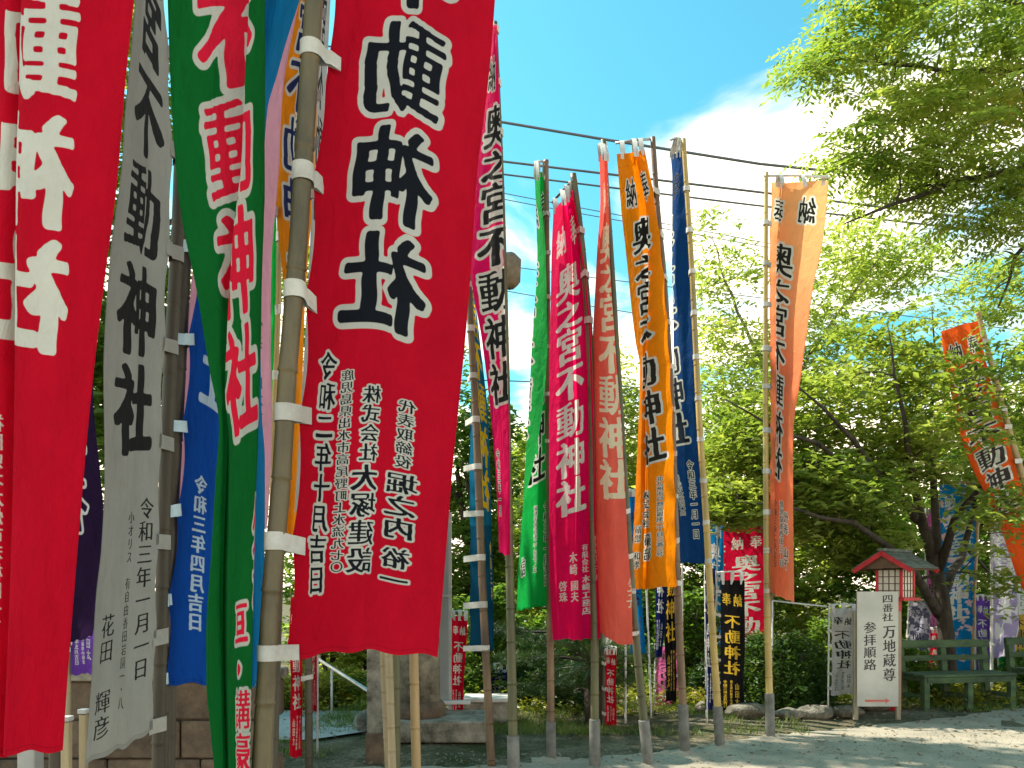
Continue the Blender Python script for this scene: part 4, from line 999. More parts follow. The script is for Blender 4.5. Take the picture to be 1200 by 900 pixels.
blobs = [pblob(880, 520, 70, 55, Yt - .6, .9, 110), pblob(950, 480, 80, 55, Yt - .3, 1.1, 95), pblob(1030, 430, 80, 65, Yt, 1.2, 72), pblob(1085, 470, 60, 80, Yt + .5, 1.1, 64),
         pblob(1165, 560, 60, 50, Yt + .6, .8, 46), pblob(1150, 470, 55, 80, Yt - 1.6, .3, 24), pblob(1175, 610, 45, 60, Yt - 1.6, .3, 18), pblob(1195, 730, 35, 30, Yt + 1.3, .4, 14), pblob(960, 580, 100, 50, Yt - 1.0, .8, 190), pblob(860, 590, 45, 30, Yt - 1.2, .6, 70), pblob(1040, 540, 60, 50, Yt - .3, 1.2, 90),
         pblob(1000, 640, 60, 26, Yt - .4, .8, 60), pblob(1225, 450, 50, 80, Yt + .8, 1.2, 60), pblob(1168, 690, 22, 40, Yt - .8, .3, 8)]
b = P(1112, 805, Yt); b.z = 0
tree('tree with several dark crooked limbs behind the green bench', b, limbs, blobs, .12, 'leaf_maple', per=38, rad=.34, thick=.03, seed=5, n_attr=150, flat=.38)

# ------- overhanging pinnate tree at the upper right
def fronds(C, dirs, r, L=.44, pairs=7, ll=.125, lw=.038):
    V, Fc, n = [], [], 0
    vs = []; cnt = len(C)
    for t in np.linspace(.18, 1, pairs):
        for sg in (-1, 1):
            side = np.cross(dirs, np.array([0, 0, 1.])); side /= np.linalg.norm(side, axis=1)[:, None] + 1e-6
            upv = np.cross(side, dirs)
            p = C + dirs * L * t - np.array([0, 0, 1.]) * (L * .45 * t * t) + r.normal(0, .004, (cnt, 3))
            ld = side * sg * .82 + dirs * .5 - np.array([0, 0, .35]) + r.normal(0, .14, (cnt, 3)); ld /= np.linalg.norm(ld, axis=1)[:, None]
            wv = np.cross(ld, upv); wv /= np.linalg.norm(wv, axis=1)[:, None]
            q = ll * (1 - .35 * abs(t - .5) * 2) * r.uniform(.8, 1.2, (cnt, 1))
            vs.append(np.stack([p, p + ld * q * .45 + wv * lw * .5, p + ld * q, p + ld * q * .45 - wv * lw * .5], 1))
    v = np.stack(vs, 1).reshape(-1, 3); m = len(v) // 4; b = np.arange(m)[:, None] * 4
    return v, np.concatenate([b + [0, 1, 2], b + [0, 2, 3]], 1).reshape(-1, 3)
r = np.random.default_rng(12)
Yb = 9.6
blobs = [pblob(1130, 60, 110, 75, Yb, 1.2, 300), pblob(1020, 25, 85, 35, Yb + .2, .9, 130), pblob(975, 80, 50, 28, Yb, .5, 42), pblob(1100, 165, 110, 60, Yb + .1, 1.1, 260), pblob(1010, 165, 55, 40, Yb, .6, 60),
         pblob(1180, 230, 80, 55, Yb, 1.0, 120), pblob(1060, 215, 70, 25, Yb + .3, .6, 50), pblob(1000, 215, 40, 18, Yb + .4, .4, 14), pblob(1250, 100, 100, 150, Yb, 1.5, 220), pblob(1080, -60, 150, 60, Yb, 1.2, 150), pblob(1185, 320, 40, 60, Yb + .2, .6, 34)]
C = in_blobs(blobs, r)
# each twig end carries a rosette of fronds
K = 5
C = C[r.uniform(0, 1, len(C)) < .29]
dirs = r.normal(0, 1, (len(C) * K, 3)); dirs[:, 2] = r.uniform(-.25, .35, len(dirs)); dirs /= np.linalg.norm(dirs, axis=1)[:, None]
v, f = fronds(np.repeat(C, K, 0), dirs, r)
b = P(1400, 900, Yb + .4); b.z = 0
root = empty('tree', b, 'tree overhanging the upper right corner with long feathery leaves', 'tree')
mb = MB()
limbs = [([b, b + Vector((-.1, 0, 2.5)), b + Vector((-.5, 0, 4.5)), P(1290, 160, Yb + .3)], [.26, .22, .17, .12]),
         (PP([(1290, 160), (1190, 200, .2), (1120, 212, .1), (1050, 238, 0), (990, 262, 0)], Yb), [.09, .05, .035, .022, .008]),
         (PP([(1290, 160), (1200, 80, .2), (1120, 84, .3), (1050, 76, .2), (980, 70, .1)], Yb), [.09, .05, .03, .02, .008]),
         (PP([(1290, 160), (1220, 20, -.2), (1150, -10, 0), (1060, 10, .2), (980, 5, .2)], Yb), [.09, .05, .03, .02, .008]),
         (PP([(1290, 160), (1240, 240, .2), (1190, 300, .3), (1170, 360, .3)], Yb), [.07, .04, .025, .01])]
branches(mb, limbs, C, r, 170, True, rt=.014, twig_r=.0045)
mb.build('trunk', M['bark'], root)
link('crown', mesh_np('crown', v, f, [M['leaf_pinnate']]), root)

# ------- thin pale tree rising behind the navy banner, and slender trees beyond it
Yp_ = 14
limbs = [(PP([(905, 810), (900, 700), (905, 560), (915, 470)], Yp_), [.10, .09, .07, .05]),
         (PP([(915, 470), (880, 400), (850, 330), (835, 280)], Yp_), [.04, .03, .02, .008]), (PP([(915, 470), (935, 380), (948, 300), (975, 230)], Yp_), [.04, .03, .02, .008]),
         (PP([(915, 470), (960, 400), (1010, 330), (1040, 290)], Yp_), [.04, .03, .02, .008])]
blobs = [pblob(850, 330, 45, 60, Yp_, .8, 46), pblob(870, 420, 60, 60, Yp_, 1, 90), pblob(960, 330, 60, 60, Yp_, 1, 60), pblob(1010, 300, 60, 50, Yp_ + .3, 1, 60), pblob(940, 410, 60, 50, Yp_, 1, 80), pblob(840, 500, 40, 60, Yp_, .8, 60),
         pblob(1060, 320, 50, 40, Yp_ + .5, 1, 50), pblob(1150, 345, 60, 40, Yp_ + .5, 1, 60), pblob(830, 270, 22, 20, Yp_, .4, 7)]
b = P(905, 800, Yp_); b.z = 0
tree('slender tree with sparse pale leaves against the cloud', b, limbs, blobs, .12, 'leaf_pale', 'bark_pale', per=26, rad=.38, thick=.06, seed=6, n_attr=110, aspect=.36)
Yq = 15.5
limbs = [(PP([(722, 800), (716, 700), (712, 560), (716, 440)], Yq), [.10, .08, .06, .03])]
blobs = [pblob(712, 440, 30, 50, Yq, .7, 36), pblob(745, 500, 40, 60, Yq, .8, 70), pblob(700, 560, 50, 60, Yq, 1, 110), pblob(760, 610, 60, 60, Yq, 1, 120), pblob(690, 660, 60, 40, Yq, 1, 90), pblob(640, 620, 40, 50, Yq, .9, 70)]
b = P(722, 800, Yq); b.z = 0
tree('slender tree with pale leaves between salmon and orange banners', b, limbs, blobs, .13, 'leaf_pale', 'bark_pale', per=36, rad=.40, thick=.06, seed=7, n_attr=70, aspect=.4)

# ------- woodland behind
def forest(label, px, Y, top, wid, seed, mat='leaf_forest', low=740, n=150, leaf=.17, bark='bark', per=46):
    base = P(px, 700, Y); base.z = 0
    ht = CAM_H + (690 - top) * Y / F; w = wid * Y / F
    rr = np.random.default_rng(seed)
    limbs = [([base, base + Vector((rr.normal(0, .1), 0, ht * .35)), base + Vector((rr.normal(0, .3), 0, ht * .75))], [.16, .12, .05])]
    for k in range(3):
        a = rr.uniform(0, 6.28); st = base + Vector((0, 0, ht * rr.uniform(.25, .5)))
        limbs.append(([st, st + Vector((math.cos(a) * w * .4, math.sin(a) * .6, ht * .18)), st + Vector((math.cos(a) * w * .7, math.sin(a) * 1.0, ht * .28))], [.06, .04, .015]))
    zl = CAM_H + (690 - low) * Y / F
    bl = []
    for k in range(7):
        t = (k + .5) / 7; z = zl + (ht - zl) * t
        ww = w * (1 - .55 * abs(t - .35) ** 1.3) * rr.uniform(.75, 1.1)
        bl.append(((base.x + rr.normal(0, w * .15), Y + rr.normal(0, .4), z), (ww, ww * .7 + .3, (ht - zl) * .11 + .15), n // 7))
    return tree(label, base, limbs, bl, leaf, mat, bark, per=per, rad=.45, thick=.09, seed=seed, n_attr=26, group='trees of the woodland behind', twig=False, rt=.03)
FOR = [('broad dark tree behind the stone pillar', 470, 18, 300, 110, 61, 'leaf_forest'), ('leafy tree rising behind the teal navy banner', 560, 17, 478, 62, 62, 'leaf_forest'),
       ('leafy tree filling the gap below the cloud', 612, 20, 508, 60, 63, 'leaf_pale'), ('tree behind the magenta banner', 672, 19, 560, 62, 64, 'leaf_forest'),
       ('tree behind the orange banner', 770, 18.5, 520, 70, 65, 'leaf_pale'), ('dense tree behind the navy banner', 850, 17.5, 540, 75, 66, 'leaf_forest'),
       ('dense tree behind the coral banner', 930, 18.5, 560, 80, 67, 'leaf_pale'), ('dense tree behind the red roofed lantern', 1030, 17.5, 560, 90, 68, 'leaf_forest'),
       ('dense tree behind the vermilion banner', 1130, 18.5, 480, 95, 69, 'leaf_forest'), ('dense tree at the right edge of the wood', 1225, 17.5, 400, 90, 70, 'leaf_forest'),
       ('dark tree beyond the handrail', 385, 17, 330, 80, 71, 'leaf_forest')]
for lb, px, Y, top, wd_, sd_, mt in FOR: forest(lb, px, Y, top, wd_, sd_, mt, low=800, n=300 if px > 540 else 190)
# tall trees at the left that shade the foreground
def shade_tree(label, base, ht, blobs, seed, n_attr=50, leaf=.17):
    base = Vector(base)
    limbs = [([base, base + Vector((.1, 0, ht * .4)), base + Vector((.3, .1, ht * .7)), base + Vector((.2, 0, ht))], [.30, .24, .16, .06])]
    for a in range(5):
        t = a * 1.256 + .4; st = base + Vector((.2, 0, ht * (.5 + .07 * a)))
        limbs.append(([st, st + Vector((math.cos(t) * 1.2, math.sin(t) * 1.0, 1.0)), st + Vector((math.cos(t) * 2.4, math.sin(t) * 2.0, 1.7))], [.12, .08, .03]))
    tree(label, base, limbs, blobs, leaf, 'leaf_forest', 'bark', per=44, rad=.5, thick=.1, seed=seed, n_attr=n_attr, twig=False, group='tall shade trees beside the banners', rt=.04)
shade_tree('tall broad tree shading the near banners from the left', (-7.6, 5.2, 0), 9.5, [((-6.2, 5.2, 9.8), (2.8, 2.3, 2.6), 600), ((-5.2, 5.0, 7.9), (1.2, 1.6, 1.4), 160)], 81)
shade_tree('tall tree whose leaves show between leftmost red and grey banner', (-8.3, 10.3, 0), 8.5, [((-7.6, 10.0, 7.8), (3.2, 2.4, 2.4), 420), ((-6.2, 10.5, 5.0), (1.8, 1.6, 2.6), 260), ((-4.9, 11.4, 3.8), (1.2, 1.0, 1.8), 110)], 82)

shade_tree('unseen tall tree added at the left to shade the path', (-7.4, 11.6, 0), 11, [((-4.4, 11.35, 10.9), (2.2, .28, 1.1), 60), ((-6.8, 11.6, 9.6), (1.4, 1.0, 1.5), 60)], 83)  # added out of view; thin high crown shaped to lay a shade band on the path

# ------------------------------------------------------------------ bushes, palm, hedge
def bush(label, px, py0, py1, rx, Y, seed, mat='leaf_bush', n=420, leaf=.055, per=26, name='bush', ry=None):
    r = np.random.default_rng(seed); h = (py0 - py1) * Y / F; w = rx * Y / F
    base = P(px, py0, Y); base.z = 0
    root = empty(name, base, label, 'bush')
    d = r.normal(0, 1, (n, 3)); d[:, 2] = np.abs(d[:, 2]) * 1.0; d /= np.linalg.norm(d, axis=1)[:, None]
    q = r.uniform(.55, 1.0, (n, 1)) ** .5
    C = np.array(base) + d * q * np.array([w, ry or w * .8, h]) * (1 + .10 * np.sin(d[:, :1] * 7 + d[:, 2:] * 5)) + np.array([0, 0, .03])
    mb = MB()
    for k in range(9):
        a = r.uniform(0, 6.28); mb.tube([base, base + Vector((math.cos(a) * w * .4, math.sin(a) * w * .35, h * .45)), base + Vector((math.cos(a) * w * .7, math.sin(a) * w * .6, h * .8))], [.025, .016, .006], 5)
    mb.build('stems', M['bark'], root)
    L = spray_points(C, per, .13, .03, r); L = L[L[:, 2] > .01]
    link('foliage', leaves_mesh('foliage', L, leaf, M[mat], .5, .5, seed=seed), root)
bush('round dark clipped bush behind the coral banner pole', 912, 832, 748, 62, 10.2, 91, n=700)
bush('low dark shrub below the sago palm', 655, 820, 770, 60, 10.5, 92, 'leaf_dark', n=260)
bush('dark shrub behind the orange banner pole', 800, 825, 700, 45, 11.5, 93, 'leaf_forest', n=320, leaf=.08)
bush('leafy shrub behind the stone trough', 575, 825, 690, 42, 11, 94, 'leaf_forest', n=360, leaf=.08)
bush('leafy shrub left of the dark trunk', 620, 830, 740, 40, 11.5, 95, 'leaf_forest', n=260, leaf=.08)
bush('shrub behind the small white banner', 985, 830, 740, 50, 11.5, 96, 'leaf_forest', n=300, leaf=.08)
bush('low shrub behind the white signboard', 1040, 835, 770, 60, 11.2, 97, 'leaf_forest', n=260, leaf=.07)
bush('shrub under the tree right of the bench', 1195, 830, 790, 40, 12, 98, 'leaf_forest', n=300, leaf=.08)
bush('shrub beneath the orange banner', 745, 830, 710, 34, 12.0, 99, 'leaf_forest', n=240, leaf=.08)
bush('shrub low beneath the small black banner', 850, 832, 770, 40, 10.8, 100, 'leaf_dark', n=200, leaf=.06)
bush('tall leafy shrub behind the round stone pillar', 500, 820, 690, 40, 12.5, 101, 'leaf_forest', n=300, leaf=.08)
# clipped hedge beyond the walkway
r = np.random.default_rng(55)
b = P(400, 836, 10.4); b.z = 0
root = empty('hedge', b, 'clipped yellow green hedge beyond the pale walkway', 'hedge')
xs = r.uniform(-5.5, -1.2, 1100); C = np.stack([xs, r.uniform(10.1, 11.0, 1100), r.uniform(.02, .36, 1100) + .05 * np.sin(xs * 5)], 1)
link('foliage', leaves_mesh('foliage', spray_points(C, 24, .11, .03, r), .055, M['leaf_hedge'], .5, .5, seed=4), root)
mb = MB()
for x in np.arange(-5.4, -1.2, .3): mb.tube([(x, 10.55, 0), (x + r.normal(0, .06), 10.55 + r.normal(0, .08), .3)], [.015, .008], 5)
mb.build('stems', M['bark'], root)
for k, (px, py0, py1, w_) in enumerate([(385, 815, 640, 40), (432, 815, 660, 34)]):
    bush(['bright leafy shrub beyond hedge, left of the rail foot', 'bright leafy shrub beyond the hedge behind the stone post'][k], px, py0, py1, w_, 12.3, 110 + k, 'leaf_pale', n=260, leaf=.09)
# pine with layered dark boughs over the sago palm
Yn = 9.6
def needles(C, r, L=.10, per=34):
    n = len(C) * per; c = np.repeat(C, per, 0)
    d = r.normal(0, 1, (n, 3)); d[:, 2] = np.abs(d[:, 2]) * .7 + .05; d /= np.linalg.norm(d, axis=1)[:, None]
    s = np.cross(d, r.normal(0, 1, (n, 3))); s /= np.linalg.norm(s, axis=1)[:, None]
    c = c + r.normal(0, .02, (n, 3)); q = L * r.uniform(.7, 1.2, (n, 1))
    v = np.stack([c + s * .0028, c - s * .0028, c + d * q], 1).reshape(-1, 3)
    return v, np.arange(n * 3).reshape(-1, 3)
b = P(712, 855, Yn); b = Vector((b.x, Yn, 0))
root = empty('pine_tree', b, 'low dark pine with layered boughs behind the magenta banner pole', 'tree')
r = np.random.default_rng(77); Cn = []; mb = MB()
mb.tube([b, P(714, 800, Yn), P(704, 740, Yn), P(716, 690, Yn), P(706, 640, Yn)], [.09, .08, .06, .045, .02], 8)
for (px, py, rx, n_) in [(660, 745, 60, 150), (625, 770, 45, 90), (690, 790, 55, 110), (740, 765, 38, 80), (640, 805, 40, 80), (685, 725, 45, 90), (590, 740, 30, 50), (720, 700, 30, 50)]:
    t = P(px, py, Yn + r.uniform(-.4, .4)); st = P(708, py + 10, Yn)
    mb.tube([st, st.lerp(t, .5) + Vector((0, 0, .04)), t], [.03, .02, .008], 5)
    a = r.uniform(0, 6.28, n_); q = np.sqrt(r.uniform(0, 1, n_)) * rx * Yn / F
    Cn.append(np.stack([t.x + np.cos(a) * q, t.y + np.sin(a) * q * .8, t.z + r.normal(0, .035, n_) - q * q * .25], 1))
mb.build('trunk', M['bark'], root)
v, f = needles(np.concatenate(Cn), r); link('crown', mesh_np('crown', v, f, [M['leaf_dark']]), root)
# sago palm: long feather fronds from a short shaggy trunk
b = P(700, 868, 9.0); b.z = 0
root = empty('sago_palm', b, 'dark sago palm with stiff feather fronds under the magenta banner', 'plant')
mb = MB(); mb.tube([b, b + Vector((0, 0, .3)), b + Vector((.02, 0, .62))], [.14, .15, .12], 12); mb.build('trunk', M['bark'], root)
r = np.random.default_rng(31); stalk = MB(); lv, lf = [], []
for k in range(34):
    a = r.uniform(0, 6.28); el = r.uniform(.15, 1.25); L = r.uniform(.7, .95)
    o0 = b + Vector((0, 0, .6)); pts = []
    for j in range(11):
        t = j / 10; pts.append(o0 + Vector((math.cos(a) * math.cos(el) * L * t, math.sin(a) * math.cos(el) * L * t, math.sin(el) * L * t - .42 * L * t * t)))
    stalk.tube(pts, [.010 * (1 - .8 * j / 10) for j in range(11)], 4, cap=False)
    for j in range(1, 30):
        t = j / 30 * 10; i0 = min(int(t), 9); p = pts[i0].lerp(pts[i0 + 1], t - i0); d = (pts[i0 + 1] - pts[i0]).normalized()
        s = d.cross(Vector((0, 0, 1))).normalized(); u = s.cross(d)
        for sg in (-1, 1):
            q = (s * sg + d * .55 + u * .25).normalized(); ll = .17 * math.sin(math.pi * min(.95, .1 + j / 33)); k0 = len(lv)
            lv += [p + d * .006, p - d * .006, p + q * ll]; lf.append((k0, k0 + 1, k0 + 2))
stalk.build('stalks', M['bamboo_green'], root)
link('fronds', mesh_np('fronds', np.array([tuple(p) for p in lv]), np.array(lf), [M['leaf_dark']]), root)

# grass tufts and small weeds, ground cover
def grass_patch(areas, n, r, h=.07):
    pts = []
    for (x0, x1, y0, y1, w) in areas:
        k = int(n * w); pts.append(np.stack([r.uniform(x0, x1, k), r.uniform(y0, y1, k), np.zeros(k)], 1))
    p = np.concatenate(pts); k = np.sin(p[:, 0] * 2.3 + 1) + np.sin(p[:, 1] * 3.1 + p[:, 0]) + r.normal(0, .7, len(p)); p = p[k > .2]
    p = np.repeat(p, 7, 0) + np.concatenate([r.normal(0, .03, (len(p) * 7, 2)), np.zeros((len(p) * 7, 1))], 1)
    n = len(p); a = r.uniform(0, 6.28, n); s = np.stack([np.cos(a), np.sin(a), np.zeros(n)], 1) * .004
    tip = p + np.stack([r.normal(0, .03, n), r.normal(0, .03, n), h * r.uniform(.4, 1.3, n)], 1)
    v = np.stack([p + s, p - s, tip], 1).reshape(-1, 3); return v, np.arange(n * 3).reshape(-1, 3)
r = np.random.default_rng(9)
v, f = grass_patch([(-2.2, 2.6, 8.3, 11, 1.0), (2.2, 7.5, 9.9, 13, .8), (-6, -1.6, 7.2, 8.0, .12), (1.2, 3.2, 8.3, 9.2, .06)], 5200, r)
o = link('grass', mesh_np('grass', v, f, [M['grass']])); tag(o, 'short patchy grass and weeds under the trees', 'grass', kind='stuff')
C = np.stack([r.uniform(2.0, 8.5, 900), r.uniform(10.0, 13.5, 900), r.uniform(.02, .14, 900)], 1)
C2 = np.stack([r.uniform(-2.5, 2.5, 500), r.uniform(9.6, 13, 500), r.uniform(.02, .16, 500)], 1)
o = link('ground_cover', leaves_mesh('ground_cover', spray_points(np.concatenate([C, C2]), 26, .16, .03, r), .06, M['leaf_hedge'], .5, .5, seed=14)); tag(o, 'low yellow green ground cover below trees and bench', 'ground cover', kind='stuff')
# fallen leaves and gravel on the ground
n = 2600
C = np.stack([r.uniform(-3, 9, n), 6.2 + 4.8 * r.uniform(0, 1, n) ** .7, np.full(n, .012)], 1)
o = link('leaf_litter', leaves_mesh('leaf_litter', C, .042, plain('dry_leaves', (.26, .19, .09), (.13, .09, .045), 3, .9), .12, .5, seed=15)); tag(o, 'small dry fallen leaves scattered on path and soil', 'fallen leaves', kind='stuff')
n = 9000
C = np.stack([r.uniform(-2.5, 9, n), 6.0 + 1.9 * r.uniform(0, 1, n) + .28 * np.clip(r.uniform(0, 9, n), 0, 9) * 1.0, np.full(n, .004)], 1)
C = C[C[:, 1] < 7.4 + np.clip(C[:, 0] - .5, 0, 9) * .32]; n = len(C)
sz = r.uniform(.005, .015, (n, 1, 1)); oc = np.array([(1, 0, 0), (0, 1, 0), (-1, 0, 0), (0, -1, 0), (0, 0, .7)], float)
rot = r.uniform(0, 6.28, n); R_ = np.stack([np.stack([np.cos(rot), -np.sin(rot), rot * 0], -1), np.stack([np.sin(rot), np.cos(rot), rot * 0], -1), np.stack([rot * 0, rot * 0, rot * 0 + 1], -1)], 1)
v = C[:, None, :] + np.einsum('kj,nij->nki', oc, R_) * sz * r.uniform(.7, 1.3, (n, 5, 1))
bq = np.arange(n)[:, None] * 5; f = np.concatenate([bq + [0, 1, 4], bq + [1, 2, 4], bq + [2, 3, 4], bq + [3, 0, 4]], 1).reshape(-1, 3)
o = link('gravel', mesh_np('gravel', v.reshape(-1, 3), f, [plain('pebbles', (.28, .25, .20), (.12, .11, .09), 40, .9)])); tag(o, 'fine loose gravel on the pale path', 'gravel', kind='stuff')

# ------------------------------------------------------------------ rocks along the planting bed
def rock(label, px, py, Y, s, seed, mat='rock', group='edging rocks along the planting bed'):
    r = np.random.default_rng(seed); bm = bmesh.new(); bmesh.ops.create_icosphere(bm, subdivisions=3, radius=1)
    ax = r.normal(0, 1, (9, 3)); ax /= np.linalg.norm(ax, axis=1)[:, None]; cut = r.uniform(.62, .95, 9)
    for vtx in bm.verts:
        p = np.array(vtx.co)
        for a, c in zip(ax, cut):
            d_ = p @ a
            if d_ > c: p = p - a * (d_ - c) * .85
        p = p * (1 + .03 * math.sin(p[0] * 9 + seed) * math.sin(p[2] * 8))
        vtx.co = Vector(p * np.array(s))
    me = bpy.data.meshes.new('rock'); bm.to_mesh(me); bm.free(); me.materials.append(M[mat])
    for p in me.polygons: p.use_smooth = True
    o = bpy.data.objects.new('rock', me); COL.objects.link(o); q = P(px, py, Y); o.location = (q.x, Y, s[2] * .55); o.rotation_euler = (0, 0, r.uniform(-.3, .3))
    tag(o, label, 'rock', group)
for k, (lb, px, Y, s) in enumerate([
    ('rough rock just left of the coral banner pole', 876, 9.5, (.27, .16, .11)), ('low rock between bush and coral banner pole', 922, 9.45, (.22, .15, .08)),
    ('broad flat rock below the round bush', 958, 9.5, (.26, .16, .10)), ('rock below the small white banner', 993, 9.6, (.20, .14, .09)),
    ('squat rock behind the white signboard', 1028, 10.1, (.22, .16, .09)), ('small rock left of the rock row', 832, 9.8, (.19, .13, .10)),
    ('rounded boulder at the foot of the stone post', 430, 8.6, (.13, .13, .16))]): rock(lb, px, 840, Y, s, 200 + k)

# ------------------------------------------------------------------ stone things at the left
b = P(441, 890, 7.1); b = Vector((b.x, 7.1, 0))
root = empty('stone_post', b, 'square granite post beside the white handrail', 'post')
mb = MB(); mb.box(b + Vector((0, 0, 1.0)), (.145, .145, 2.0), taper=.97); mb.build('shaft', M['stone'], root, bevel=.008)
mb = MB(); mb.box(b + Vector((0, 0, .10)), (.165, .165, .30)); mb.build('foot', M['stone_brown'], root, bevel=.01)
b = P(489, 870, 8.3); b = Vector((b.x, 8.3, 0))
root = empty('stone_pillar', b, 'thick round stone pillar standing on a stepped plinth', 'pillar')
mb = MB(); mb.tube([b + Vector((0, 0, .34)), b + Vector((0, 0, 1.2)), b + Vector((.02, 0, 3.4))], [.235, .222, .19], 40); mb.build('shaft', M['stone'], root)
mb = MB(); mb.tube([b + Vector((0, 0, z)) for z in (.20, .21, .31, .345, .36)], [.27, .29, .29, .265, .24], 40); mb.build('ring_base', M['stone_brown'], root)
mb = MB(); mb.box(b + Vector((.16, 0, .10)), (1.15, .8, .21)); mb.build('plinth', M['stone'], root, bevel=.015)
b = P(572, 850, 9.2); b = Vector((b.x, 9.2, 0))
root = empty('stone_trough', b, 'low square stone block with a pale top', 'stone block')
mb = MB(); mb.box(b + Vector((0, 0, .12)), (.52, .42, .24)); mb.build('block', M['stone'], root, bevel=.015)
mb = MB(); mb.box(b + Vector((0, 0, .262)), (.55, .45, .04)); mb.build('slab', plain('pale_slab', (.62, .60, .55), (.48, .46, .42), 8, .8), root, bevel=.006)
# brown block wall behind the left banners
Yw = 6.0
root = empty('stone_wall', (P(200, 900, Yw).x, Yw, 0), 'brown stone block wall behind the grey and green banners', 'wall')
zt = [0.0, .27, .55, .83]; bx = -3.9; rr = random.Random(4)
for row in range(3):
    x = -4.6 - row * .27 + rr.uniform(0, .1)
    while x < -1.85:
        w_ = rr.uniform(.50, .72); x1 = min(x + w_, -1.72)
        mb = MB(); mb.box(((x + x1) / 2, Yw + rr.uniform(-.012, .012), (zt[row] + zt[row + 1]) / 2), (x1 - x - .012, .30, zt[row + 1] - zt[row] - .012)); mb.build('stone_block', M['stone_brown'], root, bevel=.012)
        x = x1 + .0
mb = MB(); mb.box((-3.2, Yw, .87), (3.0, .36, .07)); mb.build('coping', M['stone'], root, bevel=.01)
mb = MB(); mb.box((-3.2, Yw + .02, .41), (2.86, .22, .80)); mb.build('mortar_core', plain('mortar', (.12, .10, .08), (.07, .06, .05), 10, .95), root)
# pale short posts at the lower left
for k, (lb, px, Y) in enumerate([('short pale square post under the leftmost red banner', 36, 5.2), ('slim pale post right of the leftmost red banner', 78, 5.0), ('slim pale post left of the grey banner foot', 98, 5.3)]):
    q = P(px, 850, Y); root = empty('pale_post', (q.x, Y, 0), lb, 'post', 'pale posts at the lower left')
    mb = MB(); w_ = (.11, .05, .045)[k]; mb.box((q.x, Y, .34), (w_, w_, .68)); mb.build('shaft', M['bamboo_pale'] if k else M['concrete'], root, bevel=.006)
    mb = MB(); mb.box((q.x, Y, .70), (w_ * 1.25, w_ * 1.25, .03)); mb.build('cap', M['concrete'], root, bevel=.004)

# handrail by the walkway
Yh = 9.6
root = empty('handrail', (P(430, 850, Yh).x, Yh, 0), 'sloping steel handrail beside the pale walkway', 'handrail')
a, c = P(350, 758, Yh + 1.2), P(437, 813, Yh - .9)
mb = MB(); mb.tube([a, c, c + Vector((.03, -.03, -.05))], .022, 10); mb.build('rail', M['steel'], root)
for t in (.02, .50, .965):
    p = a.lerp(c, t); mb = MB(); mb.tube([p, Vector((p.x, p.y, 0))], .014, 8); mb.build('rail_post', M['white_pipe'], root)

# grey metal board and its white posts
Yg_ = 8.7
root = empty('grey_board', (P(518, 845, Yg_).x, Yg_, 0), 'tall plain grey metal board edged by a steel post', 'board')
x0, x1 = P(488, 0, Yg_).x, P(526, 0, Yg_).x; z0, z1 = P(0, 820, Yg_).z, P(0, 600, Yg_).z
mb = MB(); mb.box(((x0 + x1) / 2, Yg_, (z0 + z1) / 2), (x1 - x0, .03, z1 - z0)); mb.build('panel', M['grey_board'], root, bevel=.004)
mb = MB(); mb.box(((x0 + x1) / 2, Yg_ - .01, z1 - .9), (x1 - x0 + .01, .05, .03)); mb.build('batten', M['steel'], root, bevel=.003)
for x, m_ in ((x1 + .012, 'steel'), (x0 + .02, 'steel')):
    mb = MB(); mb.box((x, Yg_ + .035, (z1) / 2), (.03, .03, z1)); mb.build('post', M[m_], root, bevel=.003)
mb = MB(); mb.box((P(533, 0, Yg_).x, Yg_ - .05, z0 - .02 + .0), (.34, .10, .035)); mb.build('sill', M['white_pipe'], root, bevel=.004)

# ------------------------------------------------------------------ signboard with route text
Ys = 9.25
sx = P(1028, 0, Ys).x
root = empty('signboard', (sx, Ys, 0), 'white signboard with brushed black characters and red arrow', 'sign')
pi = print_image('sign_print', [('四番社', .74, .02, .262, .28, .022, 0, .07), ('万地蔵尊', .78, .285, .785, .33, .022, 0, .07), ('参拝順路', .31, .258, .69, .32, .022, 0, .07)], 320, 2.65)
def sign_mat():
    m = plain('signboard_paint', (.54, .53, .48), (.40, .40, .36), 2.5, .5, .05)
    n = m.node_tree; bs = [x for x in n.nodes if x.type == 'BSDF_PRINCIPLED'][0]; src = bs.inputs['Base Color'].links[0].from_socket
    t = nd(n, 'ShaderNodeTexCoord'); ti = nd(n, 'ShaderNodeTexImage', image=pi, extension='CLIP'); n.links.new(t.outputs['UV'], ti.inputs[0])
    sp = nd(n, 'ShaderNodeSeparateColor'); n.links.new(ti.outputs[0], sp.inputs[0])
    mx = nd(n, 'ShaderNodeMix', data_type='RGBA'); n.links.new(sp.outputs[0], mx.inputs[0]); n.links.new(src, mx.inputs[6]); mx.inputs[7].default_value = (.02, .02, .025, 1)
    n.links.new(mx.outputs[2], bs.inputs['Base Color']); return m
M['post_wood'] = M['post_wood']
pw, ph = (1052 - 1003) * Ys / F, (828 - 693) * Ys / F
zc = P(0, (828 + 693) / 2, Ys).z
mb = MB(); mb.box((sx, Ys, zc), (pw, .02, ph)); mb.build('backing', M['post_wood'], root, bevel=.002)
me = bpy.data.meshes.new('panel')
me.from_pydata([(sx - pw / 2 + .004, Ys - .013, zc - ph / 2 + .004), (sx + pw / 2 - .004, Ys - .013, zc - ph / 2 + .004), (sx + pw / 2 - .004, Ys - .013, zc + ph / 2 - .004), (sx - pw / 2 + .004, Ys - .013, zc + ph / 2 - .004)], [], [(0, 1, 2, 3)])
l = me.uv_layers.new(name='UVMap')
